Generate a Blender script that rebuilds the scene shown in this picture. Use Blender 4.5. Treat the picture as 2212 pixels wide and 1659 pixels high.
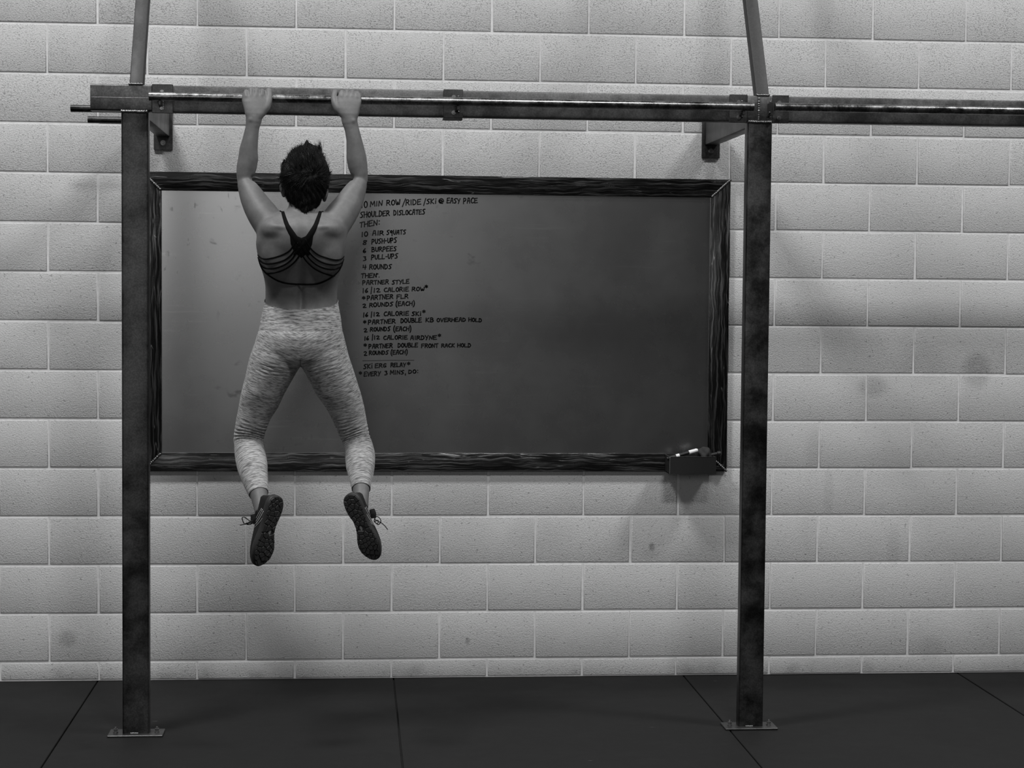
import bpy, bmesh, math, random
import numpy as np
from mathutils import Vector, Matrix
from mathutils.bvhtree import BVHTree

random.seed(7); rng = np.random.default_rng(7)
scn = bpy.context.scene
COL = scn.collection
for o in list(bpy.data.objects): bpy.data.objects.remove(o)

# ------------------------------------------------------------ camera
FPX, IW, IH = 3999.6, 2212, 1659
WR = Matrix(((0.9963512, -0.0849079, 0.0086527), (0.0043175, -0.0511095, -0.9986837), (0.0852384, 0.9950771, -0.0505564)))
CAM = Vector((0.0, -7.7861, 1.6450))
cd = bpy.data.cameras.new('camera'); cam = bpy.data.objects.new('camera', cd); COL.objects.link(cam)
cd.sensor_fit = 'HORIZONTAL'; cd.sensor_width = 36.0; cd.lens = FPX / IW * 36.0
r_, d_, f_ = WR[0], WR[1], WR[2]
cam.matrix_world = Matrix(((r_.x, -d_.x, -f_.x, CAM.x), (r_.y, -d_.y, -f_.y, CAM.y), (r_.z, -d_.z, -f_.z, CAM.z), (0, 0, 0, 1)))
scn.camera = cam

# ------------------------------------------------------------ world, lights, exposure
world = bpy.data.worlds.new('world'); scn.world = world; world.use_nodes = True
world.node_tree.nodes['Background'].inputs[0].default_value = (.5, .5, .5, 1)
world.node_tree.nodes['Background'].inputs[1].default_value = .015
def area(name, loc, rot, sx, sy, power):
    l = bpy.data.lights.new(name, 'AREA'); l.shape = 'RECTANGLE'; l.size = sx; l.size_y = sy; l.energy = power
    o = bpy.data.objects.new(name, l); o.location = loc; o.rotation_euler = rot; COL.objects.link(o); return o
# two high-bay fixtures assumed above the rig, and a fill lamp added further back
area('bay_or_fill_light', (-2.5, -3.0, 8.1), (0, 0, 0), 1.5, .9, 480)
area('bay_or_fill_light', (5.5, -3.0, 8.1), (0, 0, 0), 1.5, .9, 430)
area('bay_or_fill_light', (1.5, -7.5, 8.1), (0, 0, 0), 1.5, .9, 430)  # unseen fill lamp, lifts the wall's low centre and her back
# unseen window assumed behind the camera, added to brighten the board's upper-left reflection
area('assumed_window_light', (-3.7, -15.9, 4.1), (math.radians(90), 0, 0), 7.0, 3.8, 190)
scn.view_settings.view_transform = 'Standard'
scn.view_settings.look = 'None'
scn.view_settings.exposure = 0.0
scn.view_settings.gamma = 1.0
scn.view_settings.use_curve_mapping = False

# ------------------------------------------------------------ helpers
def ray(px, py):
    c = Vector(((px - IW / 2) / FPX, (py - IH / 2) / FPX, 1.0))
    return WR.transposed() @ c
def at(px, py, Y):
    d = ray(px, py); return CAM + d * ((Y - CAM.y) / d.y)
def scale_at(Y): return FPX / (Y - CAM.y)      # pixels per metre, for reading sizes off the photograph

def tag(o, label=None, cat=None, group=None, kind=None):
    if label: o['label'] = label
    if cat: o['category'] = cat
    if group: o['group'] = group
    if kind: o['kind'] = kind
    return o
def empty(name, loc=(0, 0, 0)):
    o = bpy.data.objects.new(name, None); o.location = loc; COL.objects.link(o); o.empty_display_size = .1; return o
def link(name, me, mat=None, parent=None, smooth=True):
    o = bpy.data.objects.new(name, me); COL.objects.link(o)
    if mat is not None and not me.materials: me.materials.append(mat)
    if smooth: me.polygons.foreach_set('use_smooth', [True] * len(me.polygons))
    if parent is not None:
        o.parent = parent
        o.matrix_parent_inverse = Matrix.Translation(parent_loc(parent)).inverted()
    return o
def parent_loc(p):
    v = Vector(p.location)
    return v
def mesh_from(verts, faces, name='m'):
    me = bpy.data.meshes.new(name); me.from_pydata([tuple(v) for v in verts], [], faces); me.update(); return me
def bm_mesh(bm, name='m'):
    bmesh.ops.recalc_face_normals(bm, faces=bm.faces)
    me = bpy.data.meshes.new(name); bm.to_mesh(me); bm.free(); return me
def add_box(bm, lo, hi, bev=0.0, seg=2, only=None):
    lo = Vector(lo); hi = Vector(hi)
    b = bmesh.new(); bmesh.ops.create_cube(b, size=1)
    for v in b.verts:
        v.co = Vector([lo[i] + (v.co[i] + .5) * (hi[i] - lo[i]) for i in range(3)])
    if bev > 0:
        es = b.edges[:]
        if only is not None:
            es = [e for e in es if abs((e.verts[0].co - e.verts[1].co).normalized()[only]) > .9]
        bmesh.ops.bevel(b, geom=es, offset=bev, segments=seg, profile=.5, affect='EDGES')
    t = bpy.data.meshes.new('t'); b.to_mesh(t); b.free(); bm.from_mesh(t); bpy.data.meshes.remove(t)
def box(name, lo, hi, mat, parent=None, bev=0.0, seg=2, only=None, smooth=False):
    bm = bmesh.new(); add_box(bm, lo, hi, bev, seg, only); me = bm_mesh(bm)
    o = link(name, me, mat, parent, smooth=False)
    if bev > 0: shade_auto(me)
    return o
def shade_auto(me, ang=35):
    me.polygons.foreach_set('use_smooth', [True] * len(me.polygons))
    bm = bmesh.new(); bm.from_mesh(me)
    for e in bm.edges:
        if len(e.link_faces) == 2 and e.calc_face_angle(0) > math.radians(ang): e.smooth = False
    bm.to_mesh(me); bm.free()
def tube_data(pts, rad, n=12, caps=True):
    pts = [Vector(p) for p in pts]; V = []; F = []
    rads = rad if hasattr(rad, '__len__') else [rad] * len(pts)
    prev = None
    for i, p in enumerate(pts):
        t = (pts[min(i + 1, len(pts) - 1)] - pts[max(i - 1, 0)]).normalized()
        if prev is None:
            a = Vector((0, 0, 1)) if abs(t.z) < .9 else Vector((1, 0, 0))
            u = t.cross(a).normalized()
        else:
            u = (prev - t * prev.dot(t)).normalized()
        prev = u; w = t.cross(u)
        for k in range(n):
            an = 2 * math.pi * k / n
            V.append(p + (u * math.cos(an) + w * math.sin(an)) * rads[i])
    for i in range(len(pts) - 1):
        for k in range(n):
            F.append((i * n + k, i * n + (k + 1) % n, (i + 1) * n + (k + 1) % n, (i + 1) * n + k))
    if caps:
        F.append(tuple(range(n - 1, -1, -1))); F.append(tuple((len(pts) - 1) * n + k for k in range(n)))
    return V, F
def tube(name, pts, rad, mat, parent=None, n=12):
    V, F = tube_data(pts, rad, n); me = mesh_from(V, F); o = link(name, me, mat, parent); shade_auto(me, 50); return o
def smooth_path(pts, k=6):
    pts = [Vector(p) for p in pts]; out = []
    for i in range(len(pts) - 1):
        p0 = pts[max(i - 1, 0)]; p1 = pts[i]; p2 = pts[i + 1]; p3 = pts[min(i + 2, len(pts) - 1)]
        for j in range(k):
            t = j / k
            out.append(.5 * ((2 * p1) + (p2 - p0) * t + (2 * p0 - 5 * p1 + 4 * p2 - p3) * t * t + (3 * p1 - p0 - 3 * p2 + p3) * t ** 3))
    out.append(pts[-1]); return out
def loft(rings, n=28, ex=2.0):
    """rings: (centre, u, v) with u, v half-axis vectors -> closed loft data"""
    V = []; F = []
    for c, u, v in rings:
        for k in range(n):
            a = 2 * math.pi * k / n; ca, sa = math.cos(a), math.sin(a)
            V.append(Vector(c) + Vector(u) * (math.copysign(abs(ca) ** (2 / ex), ca)) + Vector(v) * (math.copysign(abs(sa) ** (2 / ex), sa)))
    m = len(rings)
    for i in range(m - 1):
        for k in range(n):
            F.append((i * n + k, i * n + (k + 1) % n, (i + 1) * n + (k + 1) % n, (i + 1) * n + k))
    a = len(V); V.append(Vector(rings[0][0])); V.append(Vector(rings[-1][0]))
    for k in range(n):
        F.append((a, (k + 1) % n, k)); F.append((a + 1, (m - 1) * n + k, (m - 1) * n + (k + 1) % n))
    return V, F
def ellipsoid(c, r, rot=None, n=18):
    V = []; F = []; m = n // 2
    M = rot if rot is not None else Matrix.Identity(3)
    for i in range(1, m):
        th = math.pi * i / m
        for k in range(n):
            ph = 2 * math.pi * k / n
            V.append(Vector(c) + M @ Vector((r[0] * math.sin(th) * math.cos(ph), r[1] * math.sin(th) * math.sin(ph), r[2] * math.cos(th))))
    for i in range(m - 2):
        for k in range(n):
            F.append((i * n + k, (i + 1) * n + k, (i + 1) * n + (k + 1) % n, i * n + (k + 1) % n))
    a = len(V); V.append(Vector(c) + M @ Vector((0, 0, r[2]))); V.append(Vector(c) - M @ Vector((0, 0, r[2])))
    for k in range(n):
        F.append((a, k, (k + 1) % n)); F.append((a + 1, (m - 2) * n + (k + 1) % n, (m - 2) * n + k))
    return V, F
def merge_data(lst):
    V = []; F = []
    for v, f in lst:
        b = len(V); V += v; F += [tuple(i + b for i in q) for q in f]
    return V, F
def remesh(lst, voxel, smooth=4, factor=.5):
    """union closed pieces into one continuous surface"""
    V, F = merge_data(lst); me = mesh_from(V, F)
    bm = bmesh.new(); bm.from_mesh(me); bmesh.ops.recalc_face_normals(bm, faces=bm.faces); bm.to_mesh(me); bm.free()
    o = bpy.data.objects.new('tmp', me); COL.objects.link(o)
    m = o.modifiers.new('r', 'REMESH'); m.mode = 'VOXEL'; m.voxel_size = voxel; m.use_smooth_shade = True
    if smooth:
        s = o.modifiers.new('s', 'SMOOTH'); s.factor = factor; s.iterations = smooth
    dg = bpy.context.evaluated_depsgraph_get(); dg.update()
    out = bpy.data.meshes.new_from_object(o.evaluated_get(dg))
    bpy.data.objects.remove(o); bpy.data.meshes.remove(me)
    return out
def get_co(me):
    a = np.empty(len(me.vertices) * 3); me.vertices.foreach_get('co', a); return a.reshape(-1, 3)
def set_co(me, a): me.vertices.foreach_set('co', a.reshape(-1)); me.update()
def get_no(me):
    a = np.empty(len(me.vertices) * 3); me.vertices.foreach_get('normal', a); return a.reshape(-1, 3)

# ------------------------------------------------------------ materials
class NT:
    def __init__(s, name):
        s.m = bpy.data.materials.new(name); s.m.use_nodes = True; s.t = s.m.node_tree
        s.b = s.t.nodes['Principled BSDF']; s.L = s.t.links.new
    def n(s, typ, **kw):
        x = s.t.nodes.new(typ)
        for k, v in kw.items(): setattr(x, k, v)
        return x
    def inp(s, sock, v):
        if isinstance(v, bpy.types.NodeSocket): s.L(v, sock)
        else: sock.default_value = v
    def math(s, op, a, b=0.0, c=None, clamp=False):
        x = s.n('ShaderNodeMath', operation=op, use_clamp=clamp); s.inp(x.inputs[0], a); s.inp(x.inputs[1], b)
        if c is not None: s.inp(x.inputs[2], c)
        return x.outputs[0]
    def pos(s): return s.n('ShaderNodeNewGeometry').outputs['Position']
    def obj(s): return s.n('ShaderNodeTexCoord').outputs['Object']
    def sep(s, v):
        x = s.n('ShaderNodeSeparateXYZ'); s.L(v, x.inputs[0]); return x.outputs
    def comb(s, a, b, c):
        x = s.n('ShaderNodeCombineXYZ'); s.inp(x.inputs[0], a); s.inp(x.inputs[1], b); s.inp(x.inputs[2], c); return x.outputs[0]
    def scale(s, v, sc):
        x = s.n('ShaderNodeVectorMath', operation='MULTIPLY'); s.L(v, x.inputs[0]); x.inputs[1].default_value = sc; return x.outputs[0]
    def noise(s, v, sc, det=3.0, rough=.5):
        x = s.n('ShaderNodeTexNoise'); s.L(v, x.inputs['Vector']); x.inputs['Scale'].default_value = sc
        x.inputs['Detail'].default_value = det; x.inputs['Roughness'].default_value = rough; return x.outputs[0]
    def vor(s, v, sc, feat='F1'):
        x = s.n('ShaderNodeTexVoronoi', feature=feat); s.L(v, x.inputs['Vector']); x.inputs['Scale'].default_value = sc; return x.outputs['Distance']
    def map(s, v, a, b, c=0.0, d=1.0, smooth=True):
        x = s.n('ShaderNodeMapRange'); x.interpolation_type = 'SMOOTHSTEP' if smooth else 'LINEAR'
        s.inp(x.inputs[0], v)
        for i, q in enumerate((a, b, c, d)): s.inp(x.inputs[1 + i], q)
        return x.outputs[0]
    def grey(s, v):
        return s.comb(v, v, v)
    def base(s, v):
        if isinstance(v, bpy.types.NodeSocket): s.L(s.grey(v), s.b.inputs['Base Color'])
        else: s.b.inputs['Base Color'].default_value = (v, v, v, 1)
    def set(s, **kw):
        for k, v in kw.items(): s.inp(s.b.inputs[k.replace('_', ' ')], v)
    def bump(s, h, strength, dist):
        x = s.n('ShaderNodeBump'); x.inputs['Strength'].default_value = strength; x.inputs['Distance'].default_value = dist
        s.L(h, x.inputs['Height']); s.L(x.outputs[0], s.b.inputs['Normal'])

def plain(name, g, rough=.6, metal=0.0, spec=.5):
    t = NT(name); t.base(g); t.set(Roughness=rough, Metallic=metal); t.b.inputs['Specular IOR Level'].default_value = spec; return t.m

def mat_block():
    t = NT('painted_block'); p = t.pos(); x, y, z = t.sep(p)
    n1 = t.noise(p, 165, 3, .6); n2 = t.noise(p, 330, 1, .5); big = t.noise(p, 1.1, 3, .55); mid = t.noise(p, 7, 3, .6)
    n3 = t.noise(t.scale(p, (150, 150, 190)), 1.0, 2, .55); n4 = t.noise(t.scale(p, (75, 75, 95)), 1.0, 1, .5)
    pn = t.noise(p, 11, 2, .6)
    upper = t.math('MULTIPLY', t.map(z, 1.75, 2.55, .35, 1.0), t.map(pn, .34, .6, .35, 1.0))
    pitm = t.math('MAXIMUM', t.math('MULTIPLY', t.map(n3, .53, .63), t.math('MULTIPLY', upper, .8)), t.math('MULTIPLY', t.map(n4, .66, .73), .75))
    h = t.math('ADD', t.map(n1, .30, .70), t.math('MULTIPLY', n2, .3))
    h = t.math('SUBTRACT', h, t.math('MULTIPLY', pitm, .9))
    v = t.math('ADD', .50, t.math('MULTIPLY', t.math('SUBTRACT', big, .5), .10))
    v = t.math('ADD', v, t.math('MULTIPLY', t.math('SUBTRACT', mid, .5), .05))
    v = t.math('MULTIPLY', v, t.math('SUBTRACT', 1.0, t.math('MULTIPLY', pitm, .5)))
    # scuffs and dirt where people lean and weights knock the paint
    for (sx, sz, rx, rz, a) in STAINS:
        dx = t.math('DIVIDE', t.math('SUBTRACT', x, sx), rx); dz = t.math('DIVIDE', t.math('SUBTRACT', z, sz), rz)
        d = t.math('ADD', t.math('MULTIPLY', dx, dx), t.math('MULTIPLY', dz, dz))
        m = t.math('MULTIPLY', t.map(d, 0, 1, 1, 0), t.math('MULTIPLY', t.map(n1, .3, .6, .4, 1), a))
        v = t.math('MULTIPLY', v, t.math('SUBTRACT', 1.0, m))
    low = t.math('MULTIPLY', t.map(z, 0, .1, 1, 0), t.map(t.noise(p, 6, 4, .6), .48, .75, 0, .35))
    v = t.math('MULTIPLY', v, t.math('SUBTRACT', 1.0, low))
    t.base(v); t.set(Roughness=.55); t.b.inputs['Specular IOR Level'].default_value = .3
    t.bump(h, .36, .0024); return t.m
def mat_mortar():
    t = NT('painted_mortar'); p = t.pos(); n = t.noise(p, 60, 3); t.base(t.map(n, .3, .7, .58, .66)); t.set(Roughness=.6); t.bump(n, .4, .002); return t.m  # base lighter than the blocks, standing in for light caught by concave joints
def mat_mat():
    t = NT('rubber'); p = t.pos(); n = t.noise(p, 420, 2, .6); b = t.noise(p, 2.2, 4, .6); s = t.noise(t.scale(p, (3, 14, 3)), 3, 4, .6)
    v = t.math('ADD', .008, t.math('MULTIPLY', b, .006)); v = t.math('ADD', v, t.math('MULTIPLY', t.map(n, .55, .8), .008))
    v = t.math('ADD', v, t.math('MULTIPLY', t.map(s, .55, .8), .004))
    sc = t.noise(t.scale(p, (8, 40, 8)), 1.6, 1, .4); v = t.math('ADD', v, t.math('MULTIPLY', t.map(sc, .80, .83), .1))
    t.base(v); t.set(Roughness=t.map(b, .3, .7, .6, .75)); t.b.inputs['Specular IOR Level'].default_value = .12; t.bump(n, .25, .001); return t.m
def mat_steel(name, lo, hi, rough, metal=.75, sc=9):
    t = NT(name); p = t.obj(); n = t.noise(p, sc, 5, .65); g = t.noise(p, 160, 2, .6)
    sp = t.noise(t.scale(p, (1, 1, .35)), 3.5, 3, .6)
    v = t.map(t.math('ADD', t.math('MULTIPLY', n, .6), t.math('MULTIPLY', sp, .4)), .36, .64, lo, hi)
    v = t.math('MULTIPLY', v, t.map(g, .35, .7, .8, 1.15))
    t.base(v); t.set(Roughness=t.map(n, .3, .7, rough - .06, rough + .1), Metallic=metal); t.bump(g, .08, .001); return t.m
def mat_frame(vertical):
    t = NT('ground_steel'); p = t.obj(); x, y, z = t.sep(p)
    a, b = (z, x) if vertical else (x, z)
    q = t.comb(t.math('MULTIPLY', a, 4.0), t.math('MULTIPLY', b, 46.0), 0.0)
    wob = t.noise(t.comb(t.math('MULTIPLY', a, 9.0), t.math('MULTIPLY', b, 9.0), 3.0), 1, 2)
    q = t.comb(t.math('MULTIPLY', a, 4.5), t.math('ADD', t.math('MULTIPLY', b, 120.0), t.math('MULTIPLY', wob, 3.0)), 0.0)
    s1 = t.noise(q, 1.0, 3, .6)
    hatch = t.math('SINE', t.math('ADD', t.math('MULTIPLY', a, 1150.0), t.math('MULTIPLY', wob, 26.0)))
    hm = t.map(t.noise(t.comb(t.math('MULTIPLY', a, 5.0), t.math('ADD', t.math('MULTIPLY', b, 95.0), t.math('MULTIPLY', wob, 3.0)), 5.0), 1.0, 2, .5), .50, .60)
    m = t.math('ADD', t.math('MULTIPLY', t.map(s1, .48, .66), .55), t.math('MULTIPLY', t.math('MULTIPLY', t.map(hatch, -.3, 1), hm), .34))
    sc = t.noise(t.comb(t.math('MULTIPLY', a, 2.5), t.math('MULTIPLY', b, 30.0), 7.0), 1.0, 1, .4)
    line = t.map(t.math('ABSOLUTE', t.math('SUBTRACT', sc, .5)), 0, .008, 1, 0)
    patchy = t.map(t.noise(t.comb(t.math('MULTIPLY', a, 14.0), t.math('MULTIPLY', b, 14.0), 1.0), 1, 2), .50, .62)
    m = t.math('ADD', m, t.math('MULTIPLY', t.math('MULTIPLY', line, patchy), .9))
    t.base(t.map(m, 0, 1.3, .016, .26, False)); t.set(Metallic=.8, Roughness=t.map(m, 0, 1.2, .28, .42)); t.bump(m, .3, .0012); return t.m
def mat_board():
    t = NT('board_sheet'); p = t.pos(); n = t.noise(p, 3.2, 4, .6); f = t.noise(p, 55, 3, .6); sm = t.noise(t.scale(p, (1, 1, 1.6)), 9, 3, .65)
    smud = t.math('MULTIPLY', t.map(sm, .62, .74), t.map(n, .45, .6))
    sg = t.noise(t.scale(p, (42, 1, 20)), 1, 2, .55); sgm = t.map(t.noise(p, 2.1, 2, .5), .5, .62)
    smud = t.math('MAXIMUM', smud, t.math('MULTIPLY', t.map(sg, .62, .72), t.math('MULTIPLY', sgm, .6)))
    x, y, z = t.sep(p)
    st = t.noise(t.scale(p, (1.4, 1, 26)), 1.5, 3, .6)
    v = t.math('ADD', .34, t.math('MULTIPLY', t.math('SUBTRACT', n, .5), .045)); v = t.math('ADD', v, t.math('MULTIPLY', t.map(st, .62, .72), .04))
    v = t.math('MULTIPLY', v, t.math('SUBTRACT', 1.0, t.math('MULTIPLY', smud, .45)))
    t.base(v); t.set(Metallic=1.0, Roughness=t.math('ADD', t.map(n, .3, .7, .262, .288), t.math('MULTIPLY', smud, .06)))
    t.bump(f, .02, .001); return t.m
def mat_skin():
    t = NT('skin'); p = t.pos(); n = t.noise(p, 18, 4, .6); f = t.noise(p, 320, 2, .6); g = t.noise(p, 90, 2)
    v = t.map(n, .3, .7, .108, .138); v = t.math('MULTIPLY', v, t.map(g, .3, .75, .95, 1.04))
    t.base(v); t.set(Roughness=.55); t.b.inputs['Specular IOR Level'].default_value = .32; t.bump(t.math('ADD', f, t.math('MULTIPLY', g, .6)), .12, .0012); return t.m
def mat_leggings():
    t = NT('space_dyed_knit'); p = t.pos(); x, y, z = t.sep(p)
    s = t.n('ShaderNodeAttribute', attribute_name='along').outputs['Fac']
    q = t.comb(t.math('MULTIPLY', x, 55.0), t.math('MULTIPLY', y, 55.0), t.math('MULTIPLY', s, 520.0))
    q2 = t.comb(t.math('MULTIPLY', x, 26.0), t.math('MULTIPLY', y, 26.0), t.math('MULTIPLY', s, 300.0))
    a = t.noise(q, 1.0, 3, .6); b = t.noise(q2, 1.0, 3, .6); k = t.noise(t.comb(t.math('MULTIPLY', x, 60.0), t.math('MULTIPLY', y, 60.0), t.math('MULTIPLY', s, 420.0)), 1.0, 1)
    v = t.math('ADD', t.math('MULTIPLY', a, .5), t.math('MULTIPLY', b, .5)); v = t.math('ADD', t.math('MULTIPLY', v, .85), t.math('MULTIPLY', k, .15))
    t.base(t.map(v, .39, .59, .09, .41)); t.set(Roughness=.85); t.b.inputs['Specular IOR Level'].default_value = .15
    t.b.inputs['Sheen Weight'].default_value = .15
    t.bump(v, .25, .002); return t.m
def mat_hair():
    t = NT('hair'); p = t.pos(); n = t.noise(t.scale(p, (160, 160, 30)), 1, 3); t.base(t.map(n, .3, .7, .002, .006)); t.set(Roughness=.45); t.b.inputs['Specular IOR Level'].default_value = .08; t.bump(n, .6, .003); return t.m
def mat_mesh_fabric():
    t = NT('shoe_mesh'); p = t.pos(); v = t.vor(p, 420); t.base(t.map(v, .2, .6, .006, .016)); t.set(Roughness=.8); t.b.inputs['Specular IOR Level'].default_value = .15; t.bump(v, .35, .0012); return t.m

STAINS = []
for (px, py, rx, rz, a) in [(1885, 835, .085, .06, .28), (2110, 800, .08, .10, .35), (1985, 790, .16, .12, .14), (145, 1380, .05, .05, .30), (1408, 1181, .018, .022, .55), (1404, 1195, .05, .03, .12), (1010, 1385, .014, .022, .4),
                            (1790, 1060, .03, .14, .12), (1930, 1180, .04, .12, .12), (1745, 1150, .05, .1, .06), (1170, 1150, .18, .09, .10), (905, 1160, .12, .07, .10), (1760, 970, .05, .12, .12), (780, 650, .1, .1, .05),
                            (1780, 20, .06, .25, .12), (1370, 90, .14, .2, .10), (1900, 1010, .3, .12, .08), (2010, 1400, .08, .07, .15)]:
    P = at(px, py, 0); STAINS.append((P.x, P.z, rx, rz, a))

M_block = mat_block(); M_mortar = mat_mortar(); M_mat = mat_mat()
M_post = mat_steel('mill_steel', .025, .10, .40, .95); M_beam = mat_steel('dark_steel', .06, .13, .45, .75, 14); M_plate = mat_steel('plate_steel', .04, .08, .4, .7)
M_bar = mat_steel('polished_bar', .10, .30, .26, 1.0, 20); M_grip = mat_steel('grip_steel', .02, .06, .4, .9, 20); M_stub = mat_steel('stub_steel', .05, .16, .42, .95); M_weld = plain('weld', .16, .38, .9); M_bolt = plain('zinc', .26, .35, .9)
M_fh = mat_frame(False); M_fv = mat_frame(True); M_strut = mat_steel('strut_steel', .012, .03, .6, .2); M_board = mat_board(); M_ink = plain('marker_ink', .006, .5, 0, .3)
M_black = plain('black_paint', .012, .5, .2); M_white = plain('white_plastic', .75, .4); M_cloth = plain('dark_cloth', .02, .9)
M_skin = mat_skin(); M_leg = mat_leggings(); M_hair = mat_hair(); M_bra = plain('black_elastane', .003, .8, 0, .08)
M_eye = plain('eye_white', .35, .3); M_upper = mat_mesh_fabric(); M_sole = plain('black_rubber', .022, .55, 0, .35); M_reflect = plain('reflective_trim', .55, .4); M_lace = plain('lace', .012, .8)
M_wallroom = plain('room_paint', .10, .8); M_dark = plain('room_dark', .03, .8); M_ceil = plain('ceiling_paint', .15, .9); M_conc = plain('concrete', .03, .9, 0, .2)

# ------------------------------------------------------------ setting: block wall
FAR = []
Z0, X0, CH, CW = 2.72103 + 4 * .2032, -1.25836, .2032, .4064
wall = box('wall_back', (-8, .0040, 0), (9, .25, 8.3), M_mortar); tag(wall, kind='structure')
def block_mesh(w, h, name, d=.07):
    b = .0036; e = .0042
    V = []; F = []
    prof = [(0.0, d), (0.0, b), (b * .3, b * .3), (b, 0.0)]   # (inset, depth)
    hw, hh = w / 2 - e, h / 2 - e
    for ins, dep in prof:
        for sx, sz in ((-1, -1), (1, -1), (1, 1), (-1, 1)):
            V.append((sx * (hw - ins), dep, sz * (hh - ins)))
    m = len(prof)
    for i in range(m - 1):
        for k in range(4): F.append((i * 4 + k, i * 4 + (k + 1) % 4, (i + 1) * 4 + (k + 1) % 4, (i + 1) * 4 + k))
    F.append(tuple((m - 1) * 4 + k for k in range(4)))
    me = mesh_from(V, F, name); me.materials.append(M_block); shade_auto(me, 60); return me
BM = block_mesh(CW, CH, 'block'); BL = {}
zfloor_joint = Z0 - 17 * CH
jit = random.Random(3)
for i in range(-22, 18):                      # courses from top
    top = Z0 - CH * i; bot = max(top - CH, 0.0)
    hgt = top - bot
    if hgt < .05: continue
    half = (i % 2 == 1)                  # the 4 added courses keep the bond
    for k in range(-18, 27):
        x = X0 + CW * (k + .5) + (CW / 2 if half else 0)
        if x < -7.7 or x > 8.7: continue
        if x < -2.85 or x > 3.75 or bot > 3.05:
            FAR.append((x, (top + bot) / 2, hgt)); continue
        if abs(hgt - CH) < 1e-4: me = BM
        else:
            key = round(hgt, 3)
            if key not in BL: BL[key] = block_mesh(CW, hgt, 'block')
            me = BL[key]
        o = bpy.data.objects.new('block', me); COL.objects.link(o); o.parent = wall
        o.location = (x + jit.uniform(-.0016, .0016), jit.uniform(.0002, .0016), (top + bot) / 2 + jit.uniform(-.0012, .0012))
        o.rotation_euler = (0, jit.uniform(-.0016, .0016), 0)

V = []; F = []
for x, z, h in FAR:                      # the rest of the wall, well outside the picture
    hw, hh = CW / 2 - .0042, h / 2 - .0042; b = len(V)
    for ins, dep in ((0, .02), (0, .0042), (.0036, .0006)):
        V += [(x + sx * (hw - ins), dep, z + sz * (hh - ins)) for sx, sz in ((-1, -1), (1, -1), (1, 1), (-1, 1))]
    for r in range(2): F += [(b + r * 4 + k, b + r * 4 + (k + 1) % 4, b + r * 4 + 4 + (k + 1) % 4, b + r * 4 + 4 + k) for k in range(4)]
    F.append((b + 8, b + 9, b + 10, b + 11))
tag(link('far_blocks', mesh_from(V, F), M_block, wall, False), kind='stuff')
# floor: concrete slab with rubber mats laid on it
floor = box('floor', (-8, -16, -.2), (9, .25, -.0125), M_conc); tag(floor, kind='structure')
seams = [-3.50, -2.285, -1.060, .174, 1.416, 2.622, 3.85, 5.07]
for r in range(5):
    y1 = -.004 - r * 1.835; y0 = y1 - 1.830
    for a, b in zip(seams[:-1], seams[1:]):
        if r > 1 and (a < -2.3 or b > 3.9): continue
        g = .0028 if r == 0 else .002
        box('mat', (a + g, y0, -.0125), (b - g, y1, jit.uniform(-.0012, .0006)), M_mat, floor, bev=.002, seg=1)
# rest of the gym behind the photographer
tag(box('ceiling', (-8, -16, 8.3), (9, .25, 8.5), M_ceil), kind='structure')
tag(box('wall_left', (-8.2, -16, 0), (-8, .25, 8.3), M_wallroom), kind='structure')
tag(box('wall_right', (9, -16, 0), (9.2, .25, 8.3), M_wallroom), kind='structure')
wf = box('wall_front', (-8, -16.2, 0), (9, -16, 8.3), M_wallroom); tag(wf, kind='structure')
box('added_dark_band', (-8, -16, 0), (9, -15.93, 1.5), M_dark, wf)  # unseen dark band, added so the board's reflection darkens downwards

# ------------------------------------------------------------ pull-up rig
rig = empty('pull_up_rig', (0.35, -.94, 0))
tag(rig, 'dark steel wall mounted pull-up rig with two posts and a long crossbeam', 'rig')
PF, PB = -.97, -.914                       # front and back face of the 2x4 tube
ZB, ZT = 2.2775, 2.3745
def bead(name, pts, r, parent, mat=None):
    P = []; R = []
    pts = [Vector(p) for p in pts]
    for i in range(len(pts) - 1):
        a, b = pts[i], pts[i + 1]; n = max(2, int((b - a).length / .0022))
        for j in range(n):
            P.append(a.lerp(b, j / n) + Vector((random.uniform(-1, 1), random.uniform(-1, 1), random.uniform(-1, 1))) * r * .12); R.append(r * (1 + .12 * math.sin(len(R) * 1.7)))
    V, F = tube_data(P, R, 8); return link(name, mesh_from(V, F), mat or M_weld, parent)
def hexbolt(name, c, axis, r, h, parent, washer=True):
    """bolt head with washer at c, pointing along axis"""
    bm = bmesh.new(); ax = Vector(axis); q = ax.to_track_quat('Z', 'Y').to_matrix().to_4x4(); q.translation = Vector(c)
    def cyl(n, rad, z0, z1, r2=None):
        bmesh.ops.create_cone(bm, cap_ends=True, segments=n, radius1=rad, radius2=r2 or rad, depth=z1 - z0, matrix=q @ Matrix.Translation((0, 0, (z0 + z1) / 2)))
    if washer: cyl(20, r * 1.28, 0, h * .25)
    cyl(6, r * 1.12, h * .25 if washer else 0, h * .8); cyl(12, r * .62, h * .8, h * 1.15, r * .5)
    o = link(name, bm_mesh(bm), M_bolt, parent, False); return o
posts = []
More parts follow.
